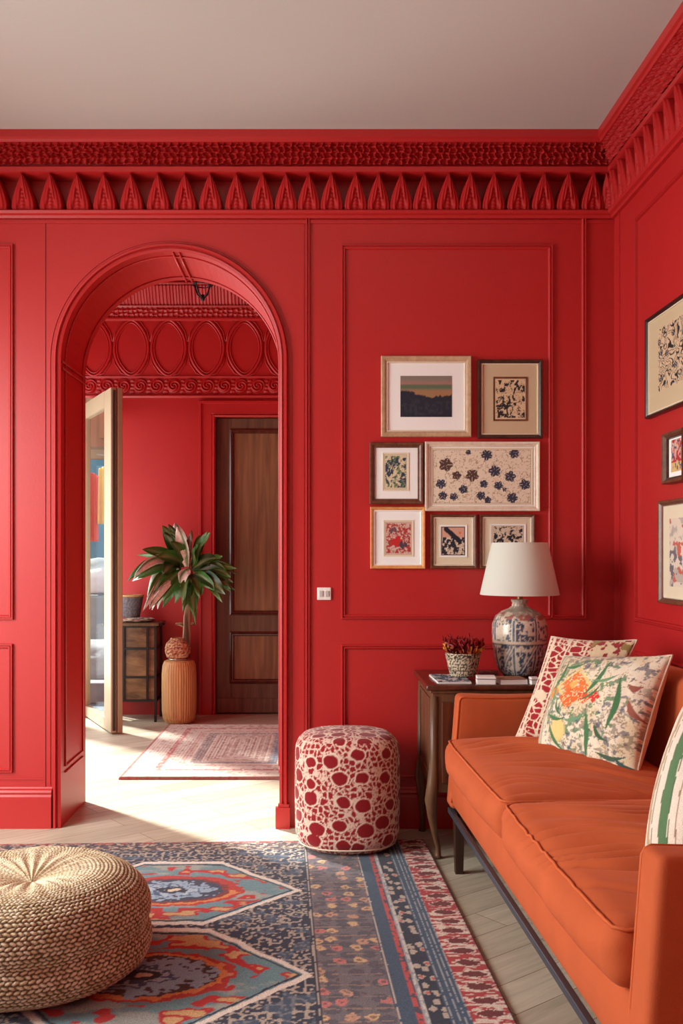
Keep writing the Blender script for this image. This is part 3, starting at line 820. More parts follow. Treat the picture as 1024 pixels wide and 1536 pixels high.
V_, f_, c_ = lathe_attr([(0, 0), (0.06, 0.0), (0.085, 0.02), (0.098, 0.06), (0.098, 0.09), (0.085, 0.13), (0.062, 0.15), (0.055, 0.165), (0.045, 0.165), (0.04, 0.13), (0, 0.125)], (WX-0.01, WY, 0.487), 60, potc, 5)
pot = MB().add(V_, f_).build('pot', M['knit'], pl, smooth=True, attr=c_, world=po)
MB().lathe([(0, 0), (0.08, 0.0), (0.088, 0.006), (0.08, 0.009), (0, 0.008)], (WX, WY, 0.486), 32).build('saucer', M['silver'], pl, world=po, smooth=True)
# trunk
tp = [at(279, 985, WY), at(280, 955, WY), at(281, 925, WY), at(284, 898, WY), at(287, 870, WY), at(286, 845, WY)]
b = MB()
b.tube(tp, [0.030, 0.032, 0.030, 0.018, 0.012, 0.010], 12)
b.tube([at(281, 940, WY), at(270, 936, WY), at(263, 936, WY)], [0.02, 0.014, 0.006], 8)
b.tube([at(281, 938, WY), at(290, 934, WY), at(292, 938, WY)], [0.018, 0.013, 0.006], 8)
b.tube([at(280, 935, WY), at(278, 915, WY), at(283, 885, WY)], [0.014, 0.010, 0.006], 8)
Vt = np.array(b.v); tc_ = blend(flat(len(Vt), (170, 140, 110)), C3((88, 62, 48)), ss(.45, .55, fbm(Vt[:, 0]*90, Vt[:, 2]*70, 4)))
b.build('trunk', M['knit'], pl, smooth=True, attr=tc_, world=po)
def leafmesh(base, tip, mid_lift, width, twist=0.0, n=12, fold=0.35):
    """curved strap leaf between two points; returns verts, faces, param arrays"""
    B = Vector(base); T = Vector(tip); Mp = (B+T)/2+Vector((0, 0, mid_lift))
    vs = []; us = []; ts = []
    for i in range(n+1):
        t = i/n; p = B*(1-t)**2+Mp*2*t*(1-t)+T*t*t
        d = ((Mp-B)*(1-t)+(T-Mp)*t).normalized()
        sd_ = d.cross(Vector((0, -0.85, 0.5))); 
        if sd_.length < 1e-3: sd_ = Vector((1, 0, 0))
        sd_.normalize(); nn = sd_.cross(d).normalized()
        sd2 = sd_*math.cos(twist)+nn*math.sin(twist); nn2 = nn*math.cos(twist)-sd_*math.sin(twist)
        w_ = width*(math.sin(PI*min(1, t*0.93+0.07))**0.75)*(1 if t < 0.999 else 0.05)
        for k, s in enumerate((-1, -0.5, 0, 0.5, 1)):
            q = p+sd2*s*w_*0.5+nn2*abs(s)*w_*fold*0.5+nn2*0.012*math.sin(t*9+s*3)*abs(s)
            vs.append(tuple(q)); us.append(s); ts.append(t)
    fs = [(i*5+k, i*5+k+1, (i+1)*5+k+1, (i+1)*5+k) for i in range(n) for k in range(4)]
    return vs, fs, us, ts
# base px, tip px, lift, width, kind (0 green, 1 variegated white, 2 dark)
LV = [((278,850),(243,788),.03,.085,0),((280,850),(262,784),.02,.10,1),((283,850),(252,786),.05,.06,2),
      ((282,850),(287,795),.02,.05,3),((288,852),(314,799),.03,.085,0),((290,848),(300,802),.03,.06,0),
      ((275,848),(213,824),.05,.07,0),((270,852),(198,872),.12,.085,1),((272,852),(206,868),.10,.09,0),
      ((265,856),(220,898),.12,.10,1),((262,858),(228,912),.12,.09,1),((270,858),(236,900),.09,.10,0),((264,862),(224,914),.09,.07,1),
      ((282,858),(244,902),.08,.085,0),((284,862),(262,905),.06,.08,0),((286,862),(277,911),.05,.075,0),((286,866),(290,922),.05,.085,0),
      ((288,862),(303,893),.04,.075,0),((288,855),(330,838),.06,.075,2),((290,856),(344,855),.05,.09,0),((292,858),(350,874),.07,.085,2),
      ((292,860),(338,892),.06,.085,2),((292,862),(322,886),.05,.075,0),((300,852),(346,866),.06,.07,0),((310,850),(333,834),.02,.06,0),
      ((312,858),(346,884),.04,.06,0),((276,846),(236,836),.05,.08,0),((282,846),(256,812),.03,.07,0),((284,854),(270,880),.04,.07,1),
      ((298,862),(318,868),.05,.09,2),((302,858),(332,860),.04,.10,0),((270,850),(244,862),.07,.09,2),((287,850),(276,800),.02,.05,3)]
b = MB(); us = []; ts = []; kd = []; rr = random.Random(5)
for (bp_, tp_, lf, wd, kd_) in list(LV):    # thinner companions make the crown irregular
    if kd_ != 3:
        LV.append((bp_, (tp_[0]+rr.uniform(-12, 12), tp_[1]+rr.uniform(-4, 16)), lf*rr.uniform(0.8, 1.7), wd*rr.uniform(0.45, 0.75), rr.choice((kd_, 0, 2))))
LV += [((262, 848), (228, 915), .16, .08, 1), ((258, 852), (236, 914), .14, .07, 1), ((268, 848), (200, 866), .16, .06, 1), ((300, 850), (340, 872), .10, .09, 2), ((306, 852), (328, 890), .09, .08, 0), ((280, 862), (276, 896), .03, .08, 2)]
for (bp_, tp_, lf, wd, kd_) in LV:
    yb = WY+rr.uniform(-0.03, 0.03); yt = WY+rr.uniform(-0.22, 0.10)
    vs, fs, u_, t_ = leafmesh(at(bp_[0], bp_[1], yb), at(tp_[0], tp_[1], yt), lf, wd*1.3, rr.uniform(-0.6, 0.6))
    b.add(vs, fs); us += u_; ts += t_; kd += [kd_]*len(u_)
us = np.array(us); ts = np.array(ts); kd = np.array(kd)
c = flat(len(us), (58, 106, 36)); c = blend(c, C3((28, 54, 22)), (kd == 2)*0.8); c = blend(c, C3((128, 70, 44)), (kd == 3)*1.0)
c = blend(c, C3((160, 176, 130)), (np.abs(us) < 0.1)*0.5); c = blend(c, C3((236, 234, 224)), ((kd == 1)*((us < -0.4)+(np.abs(us) < 0.1)*(ts > .2)+(us > 0.9))*1.0))
o = b.build('foliage', M['leaf'], pl, smooth=True, attr=c, world=po)

# ------------------------------------------------------------------ main rug
def main_rug():
    rot = math.radians(2.2); ux = Vector((math.cos(rot), math.sin(rot))); uy = Vector((-math.sin(rot), math.cos(rot)))
    O = Vector((0.487+0.0, 4.36+0.005))     # top-right corner
    W, H = 2.55, 2.75                        # to the left, towards the camera
    nu, nv = int(W/0.005), int(H/0.0055)
    def fn(U, V):
        x = -U*W; y = -V*H
        X = O.x+ux.x*x+uy.x*y; Y = O.y+ux.y*x+uy.y*y
        ed = np.minimum(np.minimum(U, 1-U)*W, np.minimum(V, 1-V)*H)
        return X, Y, np.where(ed < 0.003, 0.001, 0.010+0.0012*vn(U*W*150, V*H*150, 1))
    vs, fs, U, V = grid(nu, nv, fn)
    u = U*W; v = V*H; n = len(u)
    wob = (fbm(u*9, v*9, 31, 3)-0.5)
    navy = (44, 54, 70); cream = (196, 186, 168)
    c = flat(n, navy)
    # field lattice of small cream motifs
    f1, f2, idd = worley(u/0.036+0.2*wob, v/0.044, 12, 0.6)
    mot = (f2-f1 < 0.17+0.14*vn(u*60, v*60, 2)) * (vn(u*70, v*70, 6) > 0.38)
    c = blend(c, C3((176, 166, 150)), mot*0.9)
    c = blend(c, C3((188, 176, 158)), (f1 < 0.16)*(idd > 0.45)*0.8)
    c = blend(c, C3((70, 92, 112)), (vn(u*22, v*22, 8) > 0.66)*0.7)
    # brown-grey band with pink and ochre motifs
    m = (u > 0.325)*(u < 0.535)
    bb = flat(n, (108, 104, 108)); f1, f2, idd = worley((u-0.325)/0.07, v/0.075, 21, 0.35)
    bb = blend(bb, C3((80, 80, 90)), (f1 < 0.36)*0.8)
    f3, f4, id3 = worley((u-0.29)/0.07, (v+0.037)/0.075, 22, 0.5)
    shp = f3+0.25*(vn(u*80, v*80, 3)-0.5)
    bb = blend(bb, C3((186, 148, 122)), (shp < 0.28)*(id3 > 0.30)); bb = blend(bb, C3((190, 118, 112)), (shp < 0.27)*(id3 > 0.55))
    bb = blend(bb, C3((198, 172, 130)), (shp < 0.26)*(id3 > 0.84)); bb = blend(bb, C3((90, 60, 60)), (shp < 0.08)*0.7)
    bb = blend(bb, C3((150, 128, 112)), (np.abs(((v/0.075) % 1)-0.5+0.08*wob) < 0.06)*(vn(u*90, v*60, 5) > 0.4)*0.8)
    c = np.where(m[:, None] > 0, bb, c)
    def bandc(a0, a1, col, k=1.0, nz=0):
        nonlocal c
        mm = (u+0.006*wob > a0)*(u+0.006*wob < a1)*1.0
        if nz: mm = mm*(vn(u*160, v*70, int(a0*1000)) > nz)
        c = blend(c, C3(col), mm*k)
    bandc(0.535, 0.552, (44, 52, 66)); bandc(0.540, 0.546, (190, 180, 164), .8, .3)
    bandc(0.272, 0.327, (62, 84, 104)); bandc(0.318, 0.324, (196, 186, 168), .9, .25)
    bandc(0.254, 0.274, (70, 74, 88)); bandc(0.256, 0.274, (190, 80, 76), .9, .35)
    bandc(0.236, 0.254, (150, 160, 166)); bandc(0.240, 0.250, (206, 202, 192), .8, .4)
    m = (u > 0.182)*(u < 0.236); f1, f2, idd = worley(u/0.03, v/0.05, 41, 0.6)
    bb = flat(n, (40, 48, 64)); bb = blend(bb, C3((178, 168, 152)), ((f1+0.3*(vn(u*90, v*90, 4)-.5) < 0.36)*(idd > 0.25))); bb = blend(bb, C3((190, 100, 90)), (f1 < .2)*(idd > .8))
    c = np.where(m[:, None] > 0, bb, c)
    m = (u > 0.122)*(u < 0.182); st_ = np.sin(u*2*PI/0.017)
    bb = blend(flat(n, (58, 82, 104)), C3((164, 168, 168)), (st_ > 0.35)*(vn(u*200, v*160, 3) > 0.3)*0.85)
    c = np.where(m[:, None] > 0, bb, c)
    # red and white outer border with dark ovals
    m = (u < 0.122)+(0); bb = flat(n, (168, 50, 52))
    bb = blend(bb, C3((216, 200, 184)), ss(0.50, 0.56, fbm(u*30, v*95, 51, 3)))
    q = ((v+0.02*wob) / 0.085) % 1; du = (u-0.062)/0.040; dvv = (q-0.5)/0.26
    el = du*du+dvv*dvv+0.8*(vn(u*120, v*120, 8)-.5)
    bb = blend(bb, C3((214, 196, 180)), (el < 1.35)*(vn(u*150, v*100, 2) > .35)); bb = blend(bb, C3((106, 34, 34)), el < 0.9)
    bb = blend(bb, C3((60, 64, 74)), u < 0.006)
    c = np.where((m > 0)[:, None], bb, c)
    # far edge border
    m = (v < 0.13)*(u > 0.13)
    bb = flat(n, (92, 74, 72)); q = fbm(u*48, v*110, 61, 3)
    bb = blend(bb, C3((44, 50, 62)), ss(.5, .53, q)); bb = blend(bb, C3((186, 168, 146)), ss(.57, .6, fbm(u*60+4, v*120, 62, 3))); bb = blend(bb, C3((160, 60, 56)), (v < 0.03)*(vn(u*40, v*90, 3) > .5)*0.8)
    mm = m*(u > 0.54)
    c = np.where((mm > 0)[:, None], bb, c)
    # medallions; room coordinates of this point
    XX = np.array(vs)[:, 0]; YY = np.array(vs)[:, 1]
    for k, (cx, cy, ax, hy) in enumerate(((-0.555, 3.70, 0.50, 0.345), (-0.535, 2.955, 0.525, 0.37), (-0.52, 2.19, 0.53, 0.37))):
        for mir in (0, 1):
            mx_ = cx if mir == 0 else cx-1.08
            dx = np.abs(XX-mx_+0.006*wob)/ax; dy = np.abs(YY-cy+0.03*wob)/hy
            fl_ = 0.32                       # flat top half-width
            d = np.maximum(dy, (dx-fl_)/(1-fl_)+dy)*0.5+0.5*np.maximum(dy, dx*0.92+dy*(1-0.92*fl_)-0)
            hexd = np.maximum(dy, (dx-fl_)/(1-fl_)*1.0+dy*1.0)
            inside = hexd < 1.0
            e = np.maximum(dy, dx*0.98+0.30*dy)*1.0
            e = np.where(dx > fl_, np.maximum(e, hexd), e)
            rag = 0.10*(vn(XX*28+k, YY*28, 14)-.5)+0.10*(vn(XX*70, YY*70, 15)-.5)
            bb = flat(n, (104, 140, 146))
            bb = blend(bb, C3((150, 158, 150)), ss(.45, .6, fbm(XX*8, YY*16, 71+k)))
            # red flecks
            fk = fbm(XX*15+3*k, YY*24, 73+k, 2)
            bb = blend(bb, C3((178, 42, 40)), (hexd > 0.52)*(hexd < 0.84)*ss(.50, .53, fk))
            bb = blend(bb, C3((196, 160, 110)), (hexd > 0.6)*(hexd < 0.86)*ss(.66, .68, fk))
            r2 = np.hypot(dx*1.15, dy*1.35)+0.5*rag
            bb = blend(bb, C3((176, 52, 44)), r2 < 0.64); 
            bb = blend(bb, C3((206, 128, 70)), (r2 < 0.58)*((YY < cy)+(k > 0)))
            bb = blend(bb, C3((126, 44, 40)), (r2 < 0.52)*(k == 0)); bb = blend(bb, C3((72, 48, 44)), (r2 < 0.52)*(k > 0))
            bb = blend(bb, C3((54, 60, 80)), (r2 < 0.46)*(k == 0))
            r3 = np.hypot(dx*1.2, dy*1.5)+2.4*rag
            bb = blend(bb, C3((142, 164, 182)), r3 < 0.36+0.12*(k > 0)); bb = blend(bb, C3((66, 84, 112)), r3 < 0.20+0.06*(k > 0)); bb = blend(bb, C3((160, 178, 190)), r3 < 0.15)
            bb = blend(bb, C3((40, 44, 58)), r2 < 0.13); bb = blend(bb, C3((206, 190, 160)), r2 < 0.06)
            bb = blend(bb, C3((40, 48, 62)), (hexd > 0.86)*(hexd < 0.895)); bb = blend(bb, C3((220, 212, 198)), hexd > 0.915)
            c = np.where((inside*(v > 0.13)*(u > 0.55))[:, None] > 0, bb, c)
    tag(MB().add(vs, fs).build('area_rug', M['rug'], smooth=True, recalc=False, attr=c, loc=(-0.7, 3.0, 0)), 'large navy and red patterned rug with white outlined medallions before the sofa', 'rug')
main_rug()

# ------------------------------------------------------------------ straw pouf
def straw_pouf():
    cx, cy = -0.885, 3.0
    t = thing('straw_pouf', 'round two-tier braided straw pouf on the patterned rug at left', 'pouf', (cx, cy, 0.011))
    prof = np.array([(0.24, 0), (0.31, 0.008), (0.350, 0.035), (0.367, 0.07), (0.366, 0.10), (0.352, 0.128), (0.350, 0.136), (0.362, 0.16), (0.364, 0.19), (0.352, 0.225), (0.322, 0.262), (0.27, 0.288), (0.20, 0.297), (0.12, 0.292), (0.05, 0.276), (0.015, 0.262), (0.0, 0.260)])
    # arc-length resample, smooth
    s = np.concatenate([[0], np.cumsum(np.hypot(np.diff(prof[:, 0]), np.diff(prof[:, 1])))]); L = s[-1]
    def smooth(a):
        for _ in range(3): a = np.concatenate([[a[0]], (a[:-2]+2*a[1:-1]+a[2:])/4, [a[-1]]])
        return a
    m = 250; S1 = np.linspace(0, L, m); R1 = smooth(np.interp(S1, s, prof[:, 0])); Z1 = smooth(np.interp(S1, s, prof[:, 1]))
    for _ in range(2): R1 = smooth(R1); Z1 = smooth(Z1)
    dR = np.gradient(R1); dZ = np.gradient(Z1); nl = np.hypot(dR, dZ); nR = dZ/nl; nZ = -dR/nl
    ncol = 112; n = ncol*6
    A = np.linspace(0, 2*PI, n+1); AA, SS = np.meshgrid(A, S1, indexing='ij')
    row = 0.0125; ri = np.floor(SS/row); fy = SS/row-ri
    wv = 0.5*np.sin(AA*5)+0.9*(vn(AA*8, SS*20, 3)-.5)
    fx = (AA/(2*PI)*ncol+0.5*(ri % 2)+0.6*(fy-.5)*np.where(ri % 2 == 0, 1, -1)+0.5*wv); fx = fx-np.floor(fx)
    k = 1-((fx-.5)/.5)**2*0.95-((fy-.5)/.5)**2*0.9; k = np.clip(k, -0.2, 1)
    Rm = R1[None, :]; topf = ss(0.30, 0.10, Rm)*(Z1[None, :] > 0.2)
    pleat = np.cos(AA*21)*ss(0.30, 0.04, Rm)*(Z1[None, :] > 0.2)
    h = 0.0042*k*(1-0.6*topf)+0.004*pleat*np.minimum(1, Rm*12)+0.006*(fbm(AA*3, SS*10, 5)-.5)
    X = cx+(Rm+nR[None, :]*h)*np.cos(AA); Y = cy+(Rm+nR[None, :]*h)*np.sin(AA); Z = 0.018+Z1[None, :]+nZ[None, :]*h
    vs = np.stack([X.ravel(), Y.ravel(), Z.ravel()], 1); nu = n+1
    i, j = np.meshgrid(np.arange(nu-1), np.arange(m-1), indexing='ij'); a = (i*m+j).ravel()
    fs = np.stack([a, a+m, a+m+1, a+1], 1)
    kk = k.ravel(); tf = (topf*np.ones_like(k)).ravel()
    c = flat(len(kk), (92, 74, 52)); c = blend(c, C3((206, 184, 146)), ss(0.22, 0.7, kk+0.5*tf+0.5*(vn(AA.ravel()*60, SS.ravel()*160, 4)-.5))); 
    c = blend(c, C3((228, 214, 184)), ss(.45, .6, vn(AA.ravel()*40, SS.ravel()*40, 9)+0.2*tf)*ss(.2, .6, kk+.4*tf)*0.8)
    MB().add(vs.tolist(), fs.tolist()).build('woven_cover', M['knit'], t, smooth=True, recalc=False, attr=c, world=(cx, cy, 0.011))
    MB().lathe([(0, 0.0), (0.02, 0.004), (0.022, 0.008), (0.0, 0.012)], (cx, cy, 0.268), 20).build('centre_button', M['stump'], t, smooth=True, world=(cx, cy, 0.011))
straw_pouf()

# ------------------------------------------------------------------ red dotted pouf
def dotted_pouf():
    cx, cy = (520.5-475)*4.29/F, 4.29; rx, ry, H = 0.228, 0.215, 0.50
    z0 = 0.011
    t = thing('dotted_pouf', 'small cylindrical pouf with dark red dots on cream against the wall', 'pouf', (cx, cy, z0))
    n, m = 420, 200
    prof = []
    rr = 0.075
    prof += [(0.0, 0.0), (0.16, 0.0)]
    for k in range(9): a = -PI/2+PI/2*k/8; prof.append((1-rr/0.228+rr/0.228*math.cos(a), rr+rr*math.sin(a)))
    prof[0] = (0.0, 0.0); prof[1] = (0.4, 0.0)
    for k in range(9): a = PI/2*k/8; prof.append((1-rr/0.228+rr/0.228*math.cos(a), H-rr+rr*math.sin(a)))
    prof += [(0.4, H+0.008), (0.0, H+0.012)]
    prof = np.array(prof); s = np.concatenate([[0], np.cumsum(np.hypot(np.diff(prof[:, 0])*0.228, np.diff(prof[:, 1])))])
    S1 = np.linspace(0, s[-1], m); R1 = np.interp(S1, s, prof[:, 0]); Z1 = np.interp(S1, s, prof[:, 1])
    R1 = R1*(1+0.02*np.sin(np.clip(Z1/H, 0, 1)*PI))
    A = np.linspace(0, 2*PI, n+1); AA, SS = np.meshgrid(A, S1, indexing='ij')
    RR = R1[None, :]*np.ones_like(AA); ZZ = Z1[None, :]*np.ones_like(AA)
    se = (np.abs(np.cos(AA))**2.4+np.abs(np.sin(AA))**2.4)**(-1/2.4)
    X = cx+rx*RR*np.cos(AA)*se; Y = cy+ry*RR*np.sin(AA)*se; Z = z0+ZZ
    isT = (ZZ > H-0.02)
    x = np.where(isT, X-cx+3, AA*0.228).ravel(); y = np.where(isT, (Y-cy)+3, ZZ).ravel()
    wob = fbm(x*40, y*40, 3, 2)-.5
    f1, f2, idd = worley(x/0.108+0.12*wob, y/0.092+0.12*wob, 5, 0.5)
    g1, g2, idg = worley(x/0.023+0.3*wob, y/0.025, 6, 0.95)
    c = flat(len(x), (222, 196, 176))
    c = blend(c, C3((150, 34, 40)), (g2-g1 > 0.24)*(idg > 0.12)); 
    k1, k2, idk = worley(x/0.012, y/0.012, 7, 0.9); c = blend(c, C3((166, 60, 60)), (k1 < 0.28)*(g2-g1 < 0.24)*0.7)
    c = blend(c, C3((232, 208, 188)), (f1 < 0.29+0.11*idd)*1.0)
    rad = 0.22+0.11*idd
    c = blend(c, C3((140, 24, 32)), ss(rad+0.03, rad-0.01, f1)*1.0)
    vs = np.stack([X.ravel(), Y.ravel(), Z.ravel()], 1)
    i, j = np.meshgrid(np.arange(n), np.arange(m-1), indexing='ij'); a = (i*m+j).ravel()
    fs = np.stack([a, a+m, a+m+1, a+1], 1)
    MB().add(vs.tolist(), fs.tolist()).build('cover', M['fabric'], t, smooth=True, recalc=False, attr=c, world=(cx, cy, z0))
    pts = []
    for k in range(64):
        a = 2*PI*k/64; e_ = (abs(math.cos(a))**2.4+abs(math.sin(a))**2.4)**(-1/2.4)
        pts.append((cx+rx*0.94*math.cos(a)*e_, cy+ry*0.94*math.sin(a)*e_, z0+0.030))
    MB().tube(pts, 0.004, 6, closed=True).build('seam_piping', M['cream_edge'], t, world=(cx, cy, z0), smooth=True)
dotted_pouf()

# ------------------------------------------------------------------ side cabinet
CX0, CX1, CY0, CY1, CT = 0.470, 1.02, 4.025, 4.550, 0.752
cb = thing('side_cabinet', 'dark brown wooden side cabinet with curved legs behind the sofa arm', 'side table', ((CX0+CX1)/2, (CY0+CY1)/2, 0))
co = tuple(cb.location)
MB().rbox(((CX0+CX1)/2, (CY0+CY1)/2, CT-0.012), (CX1-CX0+0.03, CY1-CY0+0.02, 0.024), 0.009, 6).build('top', M['mahogany'], cb, world=co, smooth=True, weld=True)
b = MB(); b.box(CX0+0.004, CX1-0.004, CY0+0.004, CY1-0.004, CT-0.036, CT-0.024)
b.box(CX0+0.012, CX1-0.012, CY0+0.012, CY1-0.004, 0.30, CT-0.036)
b.build('body', M['walnut'], cb, world=co, bevel=0.002)
b = MB()
b.sweep([(CY1-0.07, 0.36), (CY1-0.07, 0.68), (CY0+0.07, 0.68), (CY0+0.07, 0.36)], [(-0.006, 0), (-0.006, 0.005), (0.006, 0.005), (0.006, 0)], lambda a, z, h: (CX0+0.012-h, a, z), closed=True)
b.build('side_molding', M['walnut'], cb, world=co)
MB().box(CX0+0.05, CX1-0.05, CY0+0.002, CY0+0.014, 0.34, 0.68).build('drawer_front', M['mahogany'], cb, world=co, bevel=0.004)
for (sx, sy, x, y) in ((-1, -1, CX0+0.022, CY0+0.022), (1, -1, CX1-0.022, CY0+0.022), (-1, 1, CX0+0.022, CY1-0.022), (1, 1, CX1-0.022, CY1-0.022)):
    b = MB()
    if sy < 0:
        dy_ = 0.10
        pts = [(x, y, CT-0.05), (x, y, 0.45), (x+sx*0.006, y-0.004, 0.34), (x+sx*0.014, y-0.002, 0.27), (x+sx*0.006, y+0.03, 0.19), (x-sx*0.008, y+0.06, 0.11), (x-sx*0.024, y+0.078, 0.05), (x-sx*0.024, y+0.075, 0.014), (x-sx*0.026, y+0.07, 0.0)]
        b.tube(pts, [0.018, 0.019, 0.025, 0.027, 0.019, 0.013, 0.011, 0.014, 0.016], 12)
    else:
        pts = [(x, y, CT-0.05), (x, y, 0.34), (x+sx*0.008, y, 0.27), (x, y, 0.15), (x-sx*0.004, y, 0.04), (x, y, 0.0)]
        b.tube(pts, [0.018, 0.022, 0.026, 0.017, 0.012, 0.017], 12)
    b.build('leg', M['walnut'], cb, world=co, smooth=True)

# lamp
LX, LY = (779-475)*4.33/F, 4.33
lp = thing('table_lamp', 'table lamp with cream cone shade and blue white patterned ceramic base', 'lamp', (LX, LY, CT))
lo_ = tuple(lp.location)
rs = lambda px: px*LY/F
def vasec(A, S, V):
    a = A; z = V[:, 2]-CT; n = len(a)
    c = flat(n, (206, 194, 172))
    q = fbm(a*50, z*50, 3, 3); w1, w2, wi = worley(a/0.022, z/0.024, 8, 0.9)
    c = blend(c, C3((52, 74, 98)), ss(.47, .52, q)*(z < 0.27)*0.95)
    c = blend(c, C3((206, 194, 172)), (w2-w1 < 0.13)*0.9)
    c = blend(c, C3((40, 58, 84)), (w1 < 0.24)*(wi > .55)*(z < 0.24))
    pan = (a/0.105) % 1
    c = blend(c, C3((66, 92, 114)), (np.abs(pan-0.5) > 0.42)*(z < 0.255)*0.8); c = blend(c, C3((214, 204, 184)), (np.abs(np.abs(pan-0.5)-0.42) < 0.025)*(z < 0.255))
    dg = np.abs(((a*1.0-(z-0.05)*0.6)/0.105) % 1-0.5)
    c = blend(c, C3((206, 196, 176)), (dg < 0.04)*(z < 0.145)*(z > 0.02)); c = blend(c, C3((52, 84, 120)), (dg > 0.04)*(dg < 0.10)*(z < 0.145)*0.7)
    c = blend(c, C3((204, 190, 166)), (np.abs(z-0.158) < 0.006)); c = blend(c, C3((60, 60, 66)), (np.abs(np.abs(z-0.158)-0.010) < 0.002)*0.8)
    c = blend(c, C3((150, 136, 124)), (z > 0.268)*0.85*ss(.35, .5, fbm(a*40, z*60, 9))); c = blend(c, C3((160, 100, 90)), (z > 0.255)*(z < 0.29)*ss(.55, .6, fbm(a*30, z*60, 12)))
    c = blend(c, C3((70, 62, 58)), (z < 0.010)*1.0)
    return c
vp = [(0, 0), (rs(23), 0.0), (rs(25), 0.006), (rs(33), 0.035), (rs(38), 0.085), (rs(40), 0.14), (rs(41), 0.19), (rs(40.5), 0.235), (rs(36), 0.268), (rs(27), 0.290), (rs(16), 0.303), (rs(12), 0.312), (rs(11), 0.325), (rs(13), 0.338), (rs(12), 0.343), (0, 0.343)]
V_, f_, c_ = lathe_attr(vp, (LX, LY, CT), 150, vasec, 8, 1.0)
MB().add(V_, f_).build('ceramic_base', M['glaze'], lp, smooth=True, attr=c_, world=lo_)
zs0, zs1 = CH-(893-830)*LY/F+0.003, CH-(814-830)*LY/F
MB().lathe([(rs(58.5), zs0), (rs(58.7), zs0+0.003), (rs(41.5), zs1-0.002), (rs(41.2), zs1), (rs(40.9), zs1-0.002), (rs(58.1), zs0+0.003), (rs(58.5), zs0)], (LX, LY, 0), 96).build('lamp_shade', M['shade'], lp, smooth=True, angle=50, world=lo_)
b = MB(); b.tube([(LX, LY, CT+0.34), (LX, LY, zs1-0.006)], 0.005, 8); b.lathe([(0.0, 0.0), (0.014, 0), (0.014, 0.04), (0, 0.045)], (LX, LY, CT+0.343), 16)
for k in range(3):
    a = 2*PI*k/3+0.3; b.tube([(LX, LY, zs1-0.010), (LX+rs(41)*math.cos(a), LY+rs(41)*math.sin(a), zs1-0.006)], 0.0022, 6)
b.build('shade_fitting', M['brass'], lp, world=lo_)

# planter with dried flowers
PX, PY = (694-475)*4.24/F, 4.24
fp = thing('flower_pot', 'small speckled woven pot of red and orange dried flowers on the cabinet', 'flowers', (PX, PY, CT+0.009))
fo = tuple(fp.location)
def fpc(A, S, V):
    c = flat(len(A), (206, 192, 164)); w1, w2, wi = worley(A/0.009, S/0.014, 4, 0.8)
    return blend(c, C3((52, 42, 40)), (w2-w1 < 0.26)*0.95)
V_, f_, c_ = lathe_attr([(0, 0), (0.052, 0), (0.056, 0.004), (0.066, 0.045), (0.077, 0.095), (0.078, 0.104), (0.070, 0.104), (0.065, 0.09), (0, 0.085)], (PX, PY, CT+0.009), 90, fpc, 8)
MB().add(V_, f_).build('pot', M['knit'], fp, smooth=True, attr=c_, world=fo)
b = MB(); us = []; ts = []; kk = []; rr = random.Random(8)
for i in range(120):
    a = rr.uniform(0, 2*PI); r = 0.078*math.sqrt(rr.random()); lay = rr.random()
    bx, by = PX+r*0.85*math.cos(a), PY+r*0.85*math.sin(a); bz = CT+0.095+0.03*lay
    tx, ty = bx+0.026*math.cos(a)+rr.uniform(-.01, .01), by+0.02*math.sin(a); tz = bz+0.03+0.040*lay*(1-0.3*r/0.078)+0.02*(i % 9 == 0)
    vs, fs, u_, t_ = leafmesh((bx, by, bz), (tx, ty, tz), 0.006, rr.uniform(.012, .022), rr.uniform(-1, 1), 5, 0.8)
    b.add(vs, fs); us += u_; ts += t_; kk += [0 if lay > 0.42 else 1]*len(u_)
kk = np.array(kk); ts = np.array(ts)
c = flat(len(kk), (134, 22, 28)); c = blend(c, C3((206, 110, 44)), (kk == 1)*1.0); c = blend(c, C3((222, 160, 70)), (kk == 1)*(ts > .6)*.8); c = blend(c, C3((170, 44, 44)), (kk == 0)*(ts > .7)*.8)
b.build('flowers', M['fabric'], fp, smooth=True, attr=c, world=fo)

# papers, boxes and books on the cabinet
def boxthing(name, px0, px1, Ya, Yb, z0, h, m, label, cat, rz=0, cover=None):
    yc = (Ya+Yb)/2; x0, x1 = (px0-475)*Ya/F, (px1-475)*Ya/F; c0 = ((x0+x1)/2, yc, z0)
    w_, d_ = (x1-x0)/2, (Yb-Ya)/2
    t = thing(name, label, cat, c0, rz)
    if cover:
        MB().box(-w_+0.002, w_-0.002, -d_+0.002, d_-0.002, 0.0015, h-0.0015).build('pages', M['paper'], t)
        vs, fs, U, V = grid(40, 30, lambda U, V: (-w_+2*w_*U, -d_+2*d_*V, h+0*U))
        q = fbm(U*7+rz*9, V*6, 5); c = flat(len(U), cover[0]); c = blend(c, C3(cover[1]), ss(.48, .52, q)); c = blend(c, C3(cover[2]), ss(.6, .62, fbm(U*9+5, V*8, 9)))
        MB().add(vs, fs).build('cover', M['print'], t, attr=c, recalc=False)
        MB().box(-w_, w_, -d_, d_, 0, 0.0015).build('back_cover', M['paper'], t)
    else:
        MB().box(-w_, w_, -d_, d_, 0, h).build('box_body', m, t, bevel=0.002)
        MB().box(-w_-0.001, w_+0.001, -d_-0.001, d_+0.001, h*0.62, h*0.70).build('band', M['steel'], t)
    return t
boxthing('magazine', 655, 706, 4.06, 4.32, CT+0.0005, 0.008, None, 'blue and white patterned magazine under the dried flower pot', 'magazine', 0.03, ((214, 214, 208), (96, 116, 134), (60, 66, 76)))
boxthing('small_box', 716, 744, 4.03, 4.09, CT+0.0005, 0.034, M['paper'], 'small white printed box near the front edge of the cabinet', 'box', -0.08)
